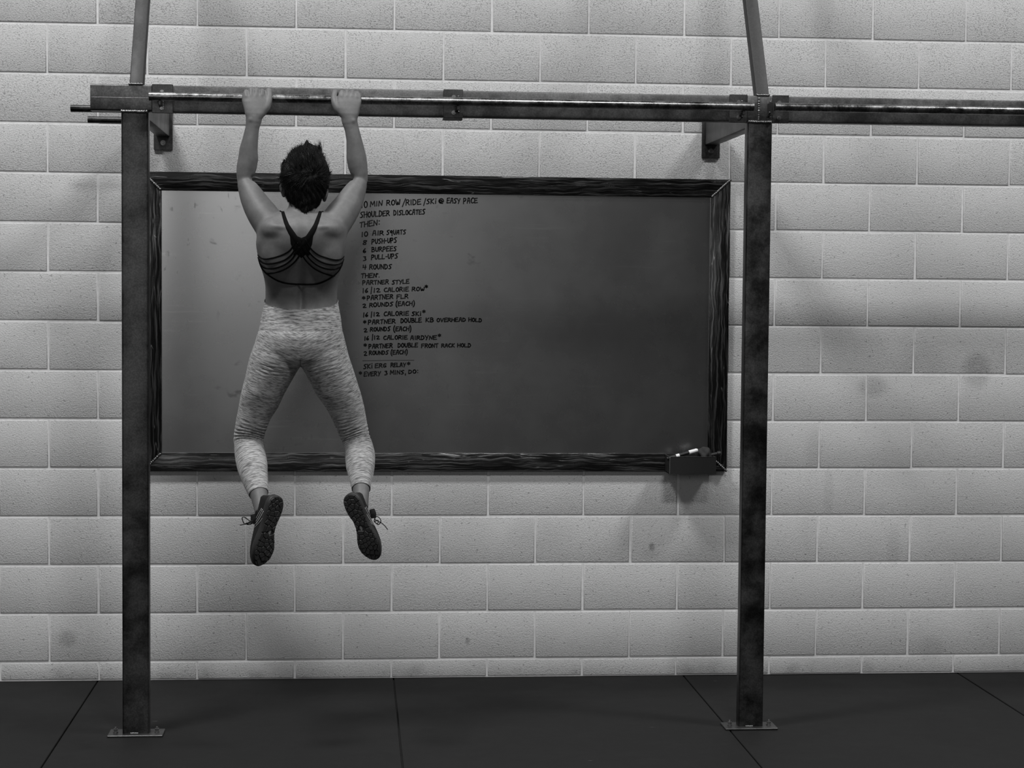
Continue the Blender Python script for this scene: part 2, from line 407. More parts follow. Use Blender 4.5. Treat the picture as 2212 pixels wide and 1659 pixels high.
for side, xc in (('l', -.7915), ('r', 1.4985)):
    x0, x1 = xc - .0485, xc + .0485
    if side == 'r': x0 += .004
    post = box('post', (x0, PF, .0068), (x1, PB, ZB), M_post, rig, bev=.007, seg=3, only=2); posts.append(post)
    box('base_plate', (xc - .1, -1.0, 0.0008), (xc + .1, -.895, .0072), M_plate, post, bev=.0015, seg=1)
    for s in (-1, 1):
        hexbolt('anchor_bolt', (xc + s * .075, -.95, .0072), (0, 0, 1), .007, .018, post)
    bead('weld_bead', [(xc - .02, PF - .001, .009), (xc + .012, PF - .001, .009)], .0028, post)
    bead('weld_bead', [(x0, PF - .001, ZB), (x1, PF - .001, ZB)], .006, post)
    # bracket back to the wall
    br = box('wall_bracket', (xc - .0275 + .004, PB, ZB - .012), (xc + .0275 + .004, -.008, ZT - .012), M_post, rig, bev=.005, seg=2, only=1)
    wp = box('wall_plate', (xc - .0385 + .004, -.0085, ZB - .067), (xc + .0385 + .004, -.0010, ZT + .045), M_plate, br, bev=.001, seg=1)
    hexbolt('lag_bolt', (xc + .004, -.0085, ZB - .037), (0, -1, 0), .0085, .012, br)
    hexbolt('lag_bolt', (xc + .004, -.0085, ZT + .022), (0, -1, 0), .0085, .012, br)
    # diagonal strut leaning back to the wall above
    sx = xc + (.005 if side == 'l' else .012)
    a = Vector((sx, -.942, ZT - .004)); b = Vector((sx, -.032, ZT + 1.57))
    ax = (b - a).normalized(); up = ax.cross(Vector((1, 0, 0))).normalized(); L = (b - a).length; hw = .0245
    bm = bmesh.new(); add_box(bm, (-hw, -hw, 0), (hw, hw, L), .005, 2, 2)
    Mx = Matrix.Translation(a) @ Matrix((Vector((1, 0, 0)), -up, ax)).transposed().to_4x4()
    bmesh.ops.transform(bm, matrix=Mx, verts=bm.verts); me = bm_mesh(bm); shade_auto(me)
    st = link('diagonal_strut', me, M_strut, rig, False)
    bead('weld_bead', [(sx - .026, PF + .002, ZT + .002), (sx + .026, PF + .002, ZT + .002)], .005, st)
# end stub on the left post, joint block on the right post
stub = box('end_stub', (-.9495, PF, ZB + .002), (-.7315, PB, ZT), M_stub, rig, bev=.006, seg=3, only=0)
bead('seam_line', [(-.946, PF - .0002, 2.327), (-.735, PF - .0002, 2.327)], .0007, stub, M_bolt)
joint = box('joint_block', (1.452, PF, ZB + .002), (1.545, PB, ZT), M_beam, rig, bev=.005, seg=2, only=0)
bead('weld_bead', [(1.4945, PF - .002, ZB + .006), (1.4945, PF - .002, ZT - .006)], .0045, joint)
BF = -.962
BARY, BARR = -1.032, .0155
def bar_z(): return at(978, 219.2, BARY).z
BZ = bar_z()
def flange(x0, x1, bx, parent):
    f = box('flange_plate', (x0, BF - .008, ZB - .004), (x1, BF - .0003, ZT + .003), M_plate, parent, bev=.0012, seg=1)
    for z in (BZ + .022, BZ - .0345): hexbolt('bolt', (bx, BF - .008, z), (0, -1, 0), .0062, .010, parent)
    return f
def tab(x, parent, right):
    t = box('bar_tab', (x - .004, BARY - .002, BZ - .030), (x + .004, BF - .006, BZ + .018), M_plate, parent, bev=.001, seg=1)
    bead('weld_bead', [(x + .006, BF - .010, BZ - .034), (x + .006, BF - .010, BZ + .030)], .0038, parent)
    bead('weld_bead', [(x - .0055, BARY + .01, BZ - .018), (x - .0055, BF - .01, BZ - .032)], .003, parent)
beam = box('crossbeam', (-.7315, BF, ZB), (1.452, BF + .048, ZT), M_beam, rig, bev=.005, seg=2, only=0)
flange(-.730, -.655, -.694, beam); flange(at(958, 220, BF).x, at(1000, 220, BF).x, at(980, 220, BF).x, beam); flange(1.385, 1.4515, at(1595, 230, BF).x, beam)
box('lip', (at(957, 220, BF).x, BF - .010, ZB - .011), (at(999, 220, BF).x, BF + .03, ZB - .0042), M_plate, beam, bev=.001, seg=1)
bar = tube('pull_up_bar', [(at(322, 212, BARY).x, BARY, BZ), (at(1628, 228, BARY).x, BARY, BZ)], BARR, M_bar, rig, 32)
for px in (345, 989, 1607): tab(at(px, 220, BARY).x, bar, False)
beam2 = box('crossbeam', (1.545, BF, ZB), (3.79, BF + .048, ZT), M_beam, rig, bev=.005, seg=2, only=0)
flange(1.546, at(1703, 240, BF).x, at(1682, 240, BF).x, beam2)
bar2 = tube('pull_up_bar', [(at(1674, 229, BARY).x, BARY, BZ), (3.78, BARY, BZ)], BARR, M_bar, rig, 32)
tab(at(1668, 230, BARY).x, bar2, True)
# two short grips sticking out from the side of the left wall bracket
for px, py, yy in ((153, 234, -.76), (190, 258.5, -.30)):
    p = at(px, py, yy)
    g = tube('side_grip', [(p.x, yy, p.z), (-.80, yy, p.z)], .0135, M_grip, rig, 24)

# ------------------------------------------------------------ board on the wall
board = empty('writing_board', (.355, 0, .88))
tag(board, 'large grey steel writing board with scarred dark metal frame and handwritten workout', 'board')
bx0, bx1, bz0, bz1, fw = -.871, 1.587, .8815, 2.121, .076
FY = -.021
box('panel', (bx0 + .02, -.009, bz0 + .02), (bx1 - .02, -.0005, bz1 - .02), M_board, board)
PY = -.009
def rail(pts, mat):
    """mitred flat rail with slightly raised faces"""
    (x0, z0), (x1, z1), (x2, z2), (x3, z3) = pts   # outer0, outer1, inner1, inner0
    V = [(x, y, z) for y in (FY, -.0005) for x, z in pts]
    F = [(0, 1, 2, 3), (7, 6, 5, 4), (0, 4, 5, 1), (1, 5, 6, 2), (2, 6, 7, 3), (3, 7, 4, 0)]
    bm = bmesh.new(); vs = [bm.verts.new(v) for v in V]
    for f in F: bm.faces.new([vs[i] for i in f])
    bmesh.ops.recalc_face_normals(bm, faces=bm.faces)
    bmesh.ops.bevel(bm, geom=bm.edges[:], offset=.0018, segments=2, profile=.5, affect='EDGES')
    me = bm_mesh(bm); shade_auto(me); return link('frame_rail', me, mat, board, False)
ix0, ix1, iz0, iz1 = bx0 + fw, bx1 - fw - .006, bz0 + fw, bz1 - fw
tr = rail([(bx0, bz1), (bx1, bz1), (ix1, iz1), (ix0, iz1)], M_fh); br_ = rail([(bx0, bz0), (bx1, bz0), (ix1, iz0), (ix0, iz0)], M_fh)
lr = rail([(bx0, bz0), (bx0, bz1), (ix0, iz1), (ix0, iz0)], M_fv); rr = rail([(bx1, bz0), (bx1, bz1), (ix1, iz1), (ix1, iz0)], M_fv)
for r, a, b in ((tr, (bx0, bz1), (ix0, iz1)), (tr, (bx1, bz1), (ix1, iz1)), (br_, (bx0, bz0), (ix0, iz0)), (br_, (bx1, bz0), (ix1, iz0))):
    bead('mitre_weld', [(a[0], FY - .001, a[1]), (b[0], FY - .001, b[1])], .0052, r)

# handwriting: strokes of a marker
def el(cx, cy, rx, ry, a0=90, a1=450, n=10): return [(cx + rx * math.cos(math.radians(a0 + (a1 - a0) * i / n)), cy + ry * math.sin(math.radians(a0 + (a1 - a0) * i / n))) for i in range(n + 1)]
GL = {
 'A': [[(0, 0), (.35, 1), (.75, .98), (.9, 0)], [(.1, .42), (.88, .45)]], 'B': [[(.08, 1), (0, 0)], [(0, .97), (.6, 1), (.82, .78), (.55, .54), (.1, .5)], [(.5, .54), (.95, .4), (.92, .12), (.5, 0), (0, 0)]],
 'C': [[(.95, .88), (.6, 1), (.2, .8), (.02, .45), (.2, .08), (.6, 0), (1, .14)]], 'D': [[(.05, 1), (0, 0)], [(0, .95), (.5, .95), (.9, .65), (.9, .3), (.5, .02), (0, 0)]],
 'E': [[(.95, 1), (.05, .95), (0, 0), (1, .06)], [(.05, .5), (.8, .56)]], 'F': [[(1, 1), (.05, .95), (0, 0)], [(.05, .5), (.8, .54)]],
 'G': [[(.95, .85), (.55, 1), (.12, .7), (.05, .3), (.35, 0), (.8, .1), (.95, .42), (.5, .42)]], 'H': [[(.05, 1), (0, 0)], [(1, 1), (.93, 0)], [(.02, .48), (.95, .54)]],
 'I': [[(.5, 1), (.45, 0)]], 'i': [[(.5, .62), (.45, 0)], [(.55, .92), (.62, 1)]], 'K': [[(.08, 1), (0, 0)], [(.9, 1), (.08, .45), (.95, 0)]], 'L': [[(.05, 1), (0, .03), (.95, .06)]],
 'M': [[(0, 0), (.1, 1), (.5, .3), (.88, 1), (1, 0)]], 'N': [[(0, 0), (.08, .95), (.85, .05), (1, 1)]], 'O': [el(.5, .5, .48, .5)], 'P': [[(.08, 1), (0, -.05)], [(.03, .95), (.7, 1), (.9, .72), (.6, .45), (.08, .42)]],
 'Q': [[(.85, .9), (.4, 1), (.08, .7), (.35, .4), (.85, .65), (.9, .9), (.78, -.3)]], 'R': [[(.08, 1), (0, 0)], [(.03, .95), (.7, 1), (.9, .74), (.55, .5), (.08, .46)], [(.4, .48), (1, .02)]],
 'S': [[(1, 1), (.4, .96), (.12, .8), (.4, .6), (.78, .38), (.7, .1), (.3, 0), (0, .05)]], 'T': [[(0, .92), (1, 1)], [(.5, .97), (.45, 0)]], 'U': [[(.03, 1), (.05, .35), (.3, .02), (.7, .05), (.9, .4), (.98, 1)]],
 'V': [[(0, 1), (.45, 0), (1, 1)]], 'W': [[(0, 1), (.15, .1), (.35, .02), (.5, .7), (.62, .05), (.85, .1), (1, 1)]], 'Y': [[(0, 1), (.45, .5)], [(1, 1), (.3, -.08)]],
 '0': [el(.5, .5, .45, .5)], '1': [[(.5, 1), (.42, 0)]], '2': [[(.05, .82), (.4, 1), (.85, .8), (.6, .45), (.02, .02), (1, .06)]], '3': [[(.05, .95), (.8, .98), (.4, .58), (.85, .4), (.75, .08), (.05, .02)]],
 '4': [[(.1, 1), (.05, .45), (.95, .5)], [(.75, 1), (.65, 0)]], '6': [[(.7, 1), (.2, .6), (.05, .25), (.4, 0), (.85, .18), (.7, .45), (.15, .35)]], '8': [[(.9, .9), (.4, 1), (.15, .75), (.8, .35), (.7, .05), (.2, .02), (.1, .3), (.8, .7), (.9, .9)]],
 '/': [[(.9, 1.12), (.1, -.2)]], '|': [[(.6, 1.1), (.4, -.2)]], '(': [[(.9, 1.3), (.3, .9), (.1, .4), (.35, -.1), (.95, -.35)]], ')': [[(.1, 1.3), (.7, .9), (.85, .4), (.6, -.1), (.05, -.4)]], '-': [[(.1, .5), (.9, .52)]],
 ':': [[(.5, .85), (.52, .8)], [(.5, .2), (.52, .15)]], '.': [[(.5, .05), (.55, .0)]], ',': [[(.5, .1), (.4, -.3)]], '@': [el(.45, .45, .2, .22), [(.65, .62), (.68, .3), (.9, .3), (.98, .6), (.7, .98), (.3, .95), (.02, .5), (.25, .05), (.8, 0)]],
 '*': [[(.5, 1), (.5, 0)], [(.05, .75), (.95, .25)], [(.05, .25), (.95, .75)]],
}
WIDE = {'I': .4, 'i': .4, '1': .4, '-': .55, ':': .35, '.': .35, ',': .35, '(': .5, ')': .5, 'M': 1.25, 'W': 1.2, '/': .5}
CURVY = set('BCDGOPQRSU023689@()W')
def chaikin(p):
    o = [p[0]]
    for a, b in zip(p[:-1], p[1:]):
        o.append((a[0] * .75 + b[0] * .25, a[1] * .75 + b[1] * .25)); o.append((a[0] * .25 + b[0] * .75, a[1] * .25 + b[1] * .75))
    o.append(p[-1]); return o
def word_strokes(txt, x0, x1, y0, y1, h, jr):
    adv = [WIDE.get(c, 1.0) for c in txt]; gap = .33
    tot = sum(adv) + gap * (len(txt) - 1); u = (x1 - x0) / tot; x = 0.0; out = []
    for c, a in zip(txt, adv):
        hh = h * jr.uniform(.93, 1.06); sl = jr.uniform(-.03, .06)
        for s in GL[c]:
            pts = chaikin(s) if c in CURVY and len(s) > 2 else s
            q = []
            for (sx, sy) in pts:
                gx = x0 + (x + sx * a) * u + sl * sy * h; t = (gx - x0) / max(x1 - x0, 1); gy = y0 + (y1 - y0) * t - sy * hh
                q.append((gx, gy))
            out.append(q)
        x += a + gap
    return out
A_, B_ = (760, 410), (760, 610); S_ = 7.3733
LINES = [
 (A_, [('10', 150, 250, 288, 283, 95), ('MIN', 295, 485, 268, 252, 80), ('ROW', 555, 768, 248, 240, 85), ('/', 800, 855, 250, 250, 90), ('RIDE', 862, 1100, 247, 232, 85), ('/', 1140, 1180, 235, 235, 92), ('SKi', 1190, 1345, 225, 218, 75), ('@', 1380, 1465, 218, 216, 78), ('EASY', 1515, 1725, 210, 214, 75), ('PACE', 1778, 2000, 218, 208, 80)]),
 (A_, [('SHOULDER', 135, 600, 445, 412, 85), ('DISLOCATES', 668, 1165, 405, 388, 75)]),
 (A_, [('THEN:', 125, 445, 600, 560, 85)]),
 (A_, [('10', 155, 255, 750, 738, 75), ('AIR', 330, 505, 725, 722, 70), ('SQUATS', 555, 860, 715, 705, 66)]),
 (A_, [('8', 170, 240, 875, 873, 72), ('PUSH-UPS', 318, 715, 862, 838, 74)]),
 (A_, [('6', 178, 230, 1005, 1003, 72), ('BURPEES', 320, 712, 988, 972, 72)]),
 (A_, [('3', 182, 232, 1130, 1128, 70), ('PULL-UPS', 312, 730, 1112, 1090, 72)]),
 (A_, [('4', 175, 230, 1268, 1266, 70), ('ROUNDS', 282, 632, 1268, 1258, 72)]),
 (A_, [('THEN', 150, 395, 1405, 1395, 66), ('-', 380, 420, 1380, 1370, 66), ('.', 420, 445, 1392, 1392, 50)]),
 (A_, [('PARTNER', 172, 585, 1512, 1500, 65), ('STYLE', 642, 912, 1505, 1490, 62)]),
 (B_, [('16', 172, 262, 168, 162, 70), ('|', 290, 330, 165, 165, 80), ('12', 345, 450, 162, 155, 65), ('CALORIE', 515, 905, 152, 142, 65), ('ROW', 960, 1155, 138, 132, 60), ('*', 1165, 1210, 88, 88, 45)]),
 (B_, [('*', 165, 215, 270, 270, 45), ('PARTNER', 245, 655, 283, 258, 70), ('FLR', 718, 895, 265, 252, 65)]),
 (B_, [('2', 172, 228, 405, 402, 60), ('ROUNDS', 282, 655, 395, 375, 62), ('(EACH)', 700, 1000, 376, 366, 63)]),
 (B_, [('16', 180, 262, 555, 545, 65), ('|', 298, 325, 545, 545, 72), ('12', 345, 440, 540, 535, 60), ('CALORIE', 512, 905, 535, 525, 65), ('SKi', 955, 1105, 530, 530, 58), ('*', 1125, 1170, 485, 485, 45)]),
 (B_, [('*', 182, 228, 652, 652, 46), ('PARTNER', 262, 692, 668, 650, 65), ('DOUBLE', 782, 1110, 645, 635, 68), ('KB', 1180, 1300, 630, 630, 62), ('OVERHEAD', 1355, 1812, 630, 622, 58), ('HOLD', 1862, 2068, 622, 632, 58)]),
 (B_, [('2', 192, 245, 795, 792, 62), ('ROUNDS', 295, 612, 782, 770, 62), ('(EACH)', 665, 945, 776, 770, 65)]),
 (B_, [('16', 200, 275, 925, 918, 62), ('|', 312, 345, 908, 908, 70), ('12', 355, 440, 908, 905, 56), ('CALORIE', 505, 885, 912, 905, 62), ('AIRDYNE', 935, 1350, 915, 908, 62), ('*', 1372, 1418, 865, 865, 44)]),
 (B_, [('*', 190, 235, 1020, 1020, 44), ('PARTNER', 272, 645, 1053, 1040, 65), ('DOUBLE', 735, 1048, 1035, 1030, 62), ('FRONT', 1110, 1375, 1043, 1037, 60), ('RACK', 1430, 1635, 1035, 1030, 56), ('HOLD', 1685, 1895, 1030, 1032, 56)]),
 (B_, [('2', 190, 240, 1168, 1166, 65), ('ROUNDS', 278, 580, 1156, 1145, 60), ('(EACH)', 622, 885, 1150, 1138, 62)]),
 (B_, [('SKi', 188, 330, 1378, 1365, 72), ('ERG', 372, 548, 1362, 1352, 62), ('RELAY', 622, 855, 1347, 1343, 62), ('*', 880, 928, 1314, 1314, 44)]),
 (B_, [('*', 115, 160, 1466, 1466, 44), ('EVERY', 195, 455, 1496, 1485, 66), ('3', 522, 570, 1475, 1473, 60), ('MINS,', 612, 862, 1465, 1460, 60), ('DO:', 905, 1058, 1452, 1445, 55)]),
]
def ink(strokes, org, w, parent):
    V = []; F = []
    for s in strokes:
        P = [at(org[0] + x / S_, org[1] + y / S_, PY - .0006) for x, y in s]
        for i, p in enumerate(P):
            b = len(V); V += [(p.x + w / 2 * math.cos(k * math.pi / 4), p.y, p.z + w / 2 * math.sin(k * math.pi / 4)) for k in range(8)]; F.append(tuple(range(b, b + 8)))
            if i:
                a = P[i - 1]; d = Vector((p.x - a.x, 0, p.z - a.z))
                if d.length < 1e-6: continue
                n = Vector((-d.z, 0, d.x)).normalized() * w / 2
                b = len(V); V += [a + n, a - n, p - n, p + n]; F.append((b, b + 1, b + 2, b + 3))
    return link('written_word', mesh_from(V, F), M_ink, parent, False)
jr = random.Random(11)
for org, words in LINES:
    for wd in words: ink(word_strokes(*wd, jr), org, .0047, board)
ink([[(172, 1250), (400, 1246), (620, 1241), (830, 1242), (990, 1241)]], B_, .0022, board)['label'] = 'thin ruled line under the last rounds'

# tray with marker, eraser and rag at the lower right corner of the frame
TY = FY - .12
tx0, tx1 = at(1447, 1000, TY).x, at(1547, 1000, TY).x; tz0, tz1 = at(1500, 1024, TY).z, at(1500, 987, TY).z
bm = bmesh.new(); th = .0025
add_box(bm, (tx0, TY, tz0), (tx1, TY + th, tz1)); add_box(bm, (tx0, TY + th, tz0), (tx0 + th, FY - .001, tz1)); add_box(bm, (tx1 - th, TY + th, tz0), (tx1, FY - .001, tz1))
add_box(bm, (tx0, TY + th, tz0), (tx1, FY - .001, tz0 + th)); add_box(bm, (tx0 + th, FY - .004, tz0 + th), (tx1 - th, FY - .001, tz1))
tray = link('marker_tray', bm_mesh(bm), M_black, None, False)
tag(tray, 'black open metal tray fixed to the lower right corner of the board frame', 'tray')
bead('rim', [(tx0, TY + .001, tz0), (tx0, TY + .001, tz1)], .0016, tray, M_bolt)
bead('rim', [(tx0, FY - .002, tz1), (tx0, TY, tz1), (tx1, TY, tz1)], .0013, tray, M_plate)
# marker leaning in the tray
mk = empty('marker_pen', at(1462, 986, TY + .05)); tag(mk, 'white marker pen with black label leaning out of the tray', 'pen')
ma, mb = at(1461, 985.5, TY + .03), at(1506, 972.5, TY + .045); md = (mb - ma)
tube('barrel', [ma - md * .45, ma + md * .62], .0072, M_black, mk, 16)
tube('end_cap', [ma - md * .02, ma + md * .14], .0082, M_white, mk, 16)
tube('cap', [ma + md * .60, ma + md * .97, ma + md * 1.02], [.0092, .0085, .006], M_white, mk, 16)
# dark rag and eraser
def rag(name, c, r, seed, label, cat):
    rr_ = random.Random(seed); V, F = ellipsoid(c, r, None, 20)
    me = mesh_from(V, F); bm = bmesh.new(); bm.from_mesh(me); bmesh.ops.subdivide_edges(bm, edges=bm.edges[:], cuts=1, use_grid_fill=True)
    ph = [rr_.uniform(0, 6) for _ in range(4)]
    for v in bm.verts:
        d = v.co - Vector(c); k = 1 + .22 * math.sin(d.x * 150 + ph[0]) * math.sin(d.z * 120 + ph[1]) + .15 * math.sin(d.y * 130 + ph[2]); v.co = Vector(c) + d * k
    bm.to_mesh(me); bm.free(); o = link(name, me, M_cloth); tag(o, label, cat); return o
rag('rag', at(1521, 984, TY + .065), (.029, .028, .033), 2, 'crumpled dark rag heaped in the tray beside the pen', 'cloth')
ball = at(1553, 980, TY + .075)
er = empty('marker_pen', ball); tag(er, 'black round-ended marker lying across the right end of the tray', 'pen')
tube('barrel', [(ball.x - .07, ball.y + .004, ball.z - .014), (ball.x - .004, ball.y, ball.z)], .0085, M_black, er, 16)
V, F = ellipsoid(ball, (.012, .012, .012)); link('tip', mesh_from(V, F), M_black, er)

# ------------------------------------------------------------ the woman on the bar
def hring(y, xl, xr, Y, hd):
    c = at((xl + xr) / 2, y, Y); hw = (xr - xl) / 2 / scale_at(Y); return (c, Vector((hw, 0, 0)), Vector((0, hd, 0)))
def aring(px, py, Y, hwpx, hd, udir, vdir):
    s = scale_at(Y); return (at(px, py, Y), Vector(udir).normalized() * hwpx / s, Vector(vdir).normalized() * hd)

TORSO = [(447, 623, 683, -1.155, .052), (456, 618, 688, -1.165, .055), (464, 604, 700, -1.172, .064), (474, 586, 720, -1.18, .078), (488, 568, 737, -1.188, .09), (505, 557, 746, -1.187, .098), (528, 553, 747.5, -1.178, .103),
         (547, 556.5, 744, -1.166, .104), (566, 560, 740, -1.15, .1), (581, 564.5, 736.5, -1.134, .096), (596, 570, 732, -1.118, .092), (618, 573.8, 729, -1.096, .086), (648, 573.8, 727.5, -1.074, .084)]
def torso_rings(): return [hring(*a) for a in TORSO]
def pelvis_rings(g):
    R = [(640, 573.5, 728, -1.079, .084), (660, 571.5, 730, -1.072, .088), (685, 566, 735, -1.076, .100), (706, 562.5, 737, -1.080, .111), (728, 556, 742, -1.084, .118), (752, 549, 748, -1.083, .115), (775, 552, 745, -1.079, .104), (790, 575, 722, -1.072, .08)]
    return [hring(y, l + g, r - g, Y, hd - g * .0016) for y, l, r, Y, hd in R]
THL = [(742, 551, 640, -1.078, .100), (770, 541, 650, -1.077, .105), (790, 536, 648, -1.074, .101), (812, 531.7, 635, -1.070, .095), (852, 521, 612.6, -1.060, .084), (879, 516.6, 600.7, -1.046, .075), (905, 511.3, 583.4, -1.036, .068), (932, 507.3, 573.5, -1.026, .062), (953, 505, 567.5, -1.02, .056), (966, 508, 564, -1.018, .048), (976, 518, 556, -1.018, .036)]
THR = [(742, 656, 746, -1.078, .100), (770, 648, 753, -1.077, .105), (790, 651, 760, -1.074, .101), (812, 663, 767, -1.070, .095), (852, 683.5, 779.7, -1.060, .084), (879, 703.5, 786.4, -1.046, .075), (905, 717.4, 791, -1.036, .068), (932, 729.3, 795.6, -1.026, .062), (953, 738.5, 800, -1.02, .056), (966, 743, 799, -1.018, .048), (976, 752, 792, -1.018, .036)]
# shank: centre px, py, depth, half width px, half thickness m
SHL = [(536, 948, -1.024, 28, .045), (537.5, 966, -1.04, 31, .051), (541, 985, -1.066, 32.8, .055), (545.3, 1008, -1.1, 32.4, .055), (548.5, 1025, -1.126, 29.4, .05), (554, 1048, -1.16, 25.2, .042), (560, 1072, -1.196, 19.5, .034), (563.5, 1090, -1.222, 18, .032), (567, 1108, -1.245, 17, .032)]
SHR = [(770, 946, -1.024, 28, .045), (774, 964, -1.04, 31, .051), (778, 985, -1.066, 32.4, .055), (778.5, 1008, -1.1, 30.6, .055), (779.5, 1025, -1.126, 27, .05), (779.5, 1043, -1.152, 22.5, .041), (780, 1062, -1.182, 18.8, .034), (780, 1080, -1.21, 17.5, .032), (780, 1098, -1.23, 17, .032)]
def shank_rings(S, g=0.0):
    out = []
    C = [at(a[0], a[1], a[2]) for a in S]
    for i, a in enumerate(S):
        t = (C[min(i + 1, len(S) - 1)] - C[max(i - 1, 0)]).normalized()
        u = Vector((1, 0, 0)); u = (u - t * u.dot(t)).normalized(); v = t.cross(u)
        out.append((C[i], u * (a[3] - g) / scale_at(a[2]), v * (a[4] - g * .0016)))
    return out
def arm_rings(A):
    out = []
    C = [at(a[0], a[1], a[2]) for a in A]
    for i, a in enumerate(A):
        t = (C[min(i + 1, len(A) - 1)] - C[max(i - 1, 0)]).normalized()
        u = Vector((0, 1, 0)).cross(t).normalized(); v = t.cross(u)
        out.append((C[i], u * a[3] / scale_at(a[2]), v * a[4]))
    return out
FOL = [(549, 250, -1.088, 18, .017), (548, 262, -1.088, 16.8, .0185), (545.3, 275, -1.087, 14.8, .02), (540.5, 303, -1.084, 17, .027), (537, 322, -1.081, 19.5, .031), (536.5, 341, -1.079, 21.4, .034), (533, 360, -1.077, 21.6, .036), (530, 376, -1.076, 19.4, .035), (529, 392, -1.076, 16.5, .033), (530, 404, -1.076, 12, .026)]
FOR = [(754.5, 252, -1.088, 18, .017), (755.5, 264, -1.088, 16.8, .0185), (759.5, 277, -1.087, 15.5, .02), (764.5, 300, -1.084, 16.6, .027), (767.5, 320, -1.081, 19.2, .031), (770, 341, -1.079, 21.8, .034), (773, 360, -1.077, 21, .036), (776.5, 376, -1.076, 18.6, .035), (777.5, 392, -1.076, 16.5, .033), (776, 404, -1.076, 12, .026)]
UPL = [(527, 384, -1.076, 13, .028), (530, 396, -1.081, 17.8, .035), (537, 410, -1.092, 22.5, .041), (544.5, 425, -1.105, 26.5, .045), (554, 443, -1.121, 30, .050), (567, 463, -1.142, 33.5, .055), (580, 482, -1.160, 35, .060), (597, 502, -1.182, 32, .062), (615, 520, -1.187, 22, .05)]
UPR = [(778, 384, -1.076, 13, .028), (775.5, 395, -1.081, 18, .035), (769, 409, -1.092, 22.5, .041), (761.5, 424, -1.105, 26.5, .045), (751.5, 443, -1.121, 30.5, .050), (738, 463, -1.142, 33.5, .055), (724.5, 482, -1.160, 35, .060), (708, 502, -1.182, 32, .062), (690, 520, -1.187, 22, .05)]
def hand(sgn, wx, wy, knx, kny, thumb):
    """palm on the camera side of the bar, four fingers over the top, thumb beside the index finger"""
    s = scale_at(-1.06); P = []
    pal = [(wx, 256, -1.088, 17, .0165), (wx + sgn * 1.5, 246, -1.087, 21.5, .0165), (wx + sgn * 3, 234, -1.081, 25.5, .0165), (sum(knx) / 4 + sgn * 1.5, 220, -1.073, 27, .0155), (sum(knx) / 4, 208, -1.065, 25.5, .0135), (sum(knx) / 4, 200, -1.06, 23, .010)]
    P.append(loft([(at(a, b, Y), Vector((h / s, 0, 0)), Vector((0, d, 0))) for a, b, Y, h, d in pal], 24, 2.4))
    for i, x in enumerate(knx):
        X = at(x, 205, -1.05).x; k = (1.0, 1.06, 1.04, .92)[i]; r = (.0097, .0100, .0098, .0088)[i]
        lift = at(x, kny[i], -1.04).z - (BZ + .0345)
        ch = [(X * 1, -1.070, BZ - .018), (X, -1.0655, BZ + .006), (X, -1.056, BZ + .0195 + lift * .6), (X, -1.043, BZ + .0255 + lift), (X - sgn * .001, -1.026, BZ + .0255 + lift * .6), (X - sgn * .001, -1.008, BZ + .013), (X - sgn * .001, -1.0035, BZ - .003), (X, -1.0095, BZ - .0175 * k), (X, -1.0165, BZ - .0235 * k)]
        P.append(tube_data(smooth_path(ch, 3), list(np.interp(np.linspace(0, 8, 25), [0, 1, 2, 3, 4, 5, 6, 7, 8], [r, r * 1.0, r * 1.06, r * .99, r * .96, r * .93, r * .88, r * .82, r * .55])), 12))
        V, F = ellipsoid((X, -1.052, BZ + .0235 + lift), (.0088, .009, .0095)); P.append((V, F))
    T = [at(*thumb[0]), at(*thumb[1]), at(*thumb[2])]
    e = T[2]
    ch = T + [Vector((e.x - sgn * .002, -1.034, BZ + .0265)), Vector((e.x - sgn * .006, -1.012, BZ + .018)), Vector((e.x - sgn * .009, -1.006, BZ + .002))]
    P.append(tube_data(smooth_path(ch, 4), list(np.interp(np.linspace(0, 5, 21), [0, 1, 2, 3, 4, 5], [.016, .0145, .0122, .0108, .0102, .007])), 14))
    return P
HL = hand(1, 549.5, 258, [566, 554, 542.4, 531.5], [192, 190, 189, 193.5], [(563, 246, -1.08), (576, 231, -1.075), (581, 214, -1.062)])
HR = hand(-1, 755, 260, [738.5, 749.6, 761, 771.5], [194.5, 194, 194.5, 196.5], [(742, 247, -1.08), (728.5, 233, -1.075), (722, 216, -1.062)])
# head: skull, jaw, nose, brow, lips, ears
HC = at(659, 386, -1.128); tilt = Matrix.Rotation(math.radians(14), 3, 'X')
def hp(x, y, z): return HC + tilt @ Vector((x, y, z))
HEAD = [ellipsoid(hp(0, -.004, .012), (.070, .082, .082), tilt, 24), ellipsoid(hp(0, .022, -.045), (.058, .064, .072), tilt, 22), ellipsoid(hp(0, .058, -.092), (.027, .026, .024), tilt), ellipsoid(hp(0, .07, .02), (.052, .022, .03), tilt),
        loft([(hp(0, .082, .012), Vector((.008, 0, 0)), Vector((0, .008, 0))), (hp(0, .094, -.018), Vector((.011, 0, 0)), Vector((0, .011, 0))), (hp(0, .093, -.03), Vector((.016, 0, 0)), Vector((0, .010, 0))), (hp(0, .078, -.036), Vector((.012, 0, 0)), Vector((0, .008, 0)))], 14),
        ellipsoid(hp(0, .083, -.057), (.023, .009, .006), tilt), ellipsoid(hp(0, .081, -.067), (.021, .009, .007), tilt), ellipsoid(hp(.033, .071, .002), (.016, .011, .008), tilt), ellipsoid(hp(-.033, .071, .002), (.016, .011, .008), tilt),
        ellipsoid(hp(.032, .052, -.034), (.030, .030, .034), tilt), ellipsoid(hp(-.032, .052, -.034), (.030, .030, .034), tilt)]
EARS = []
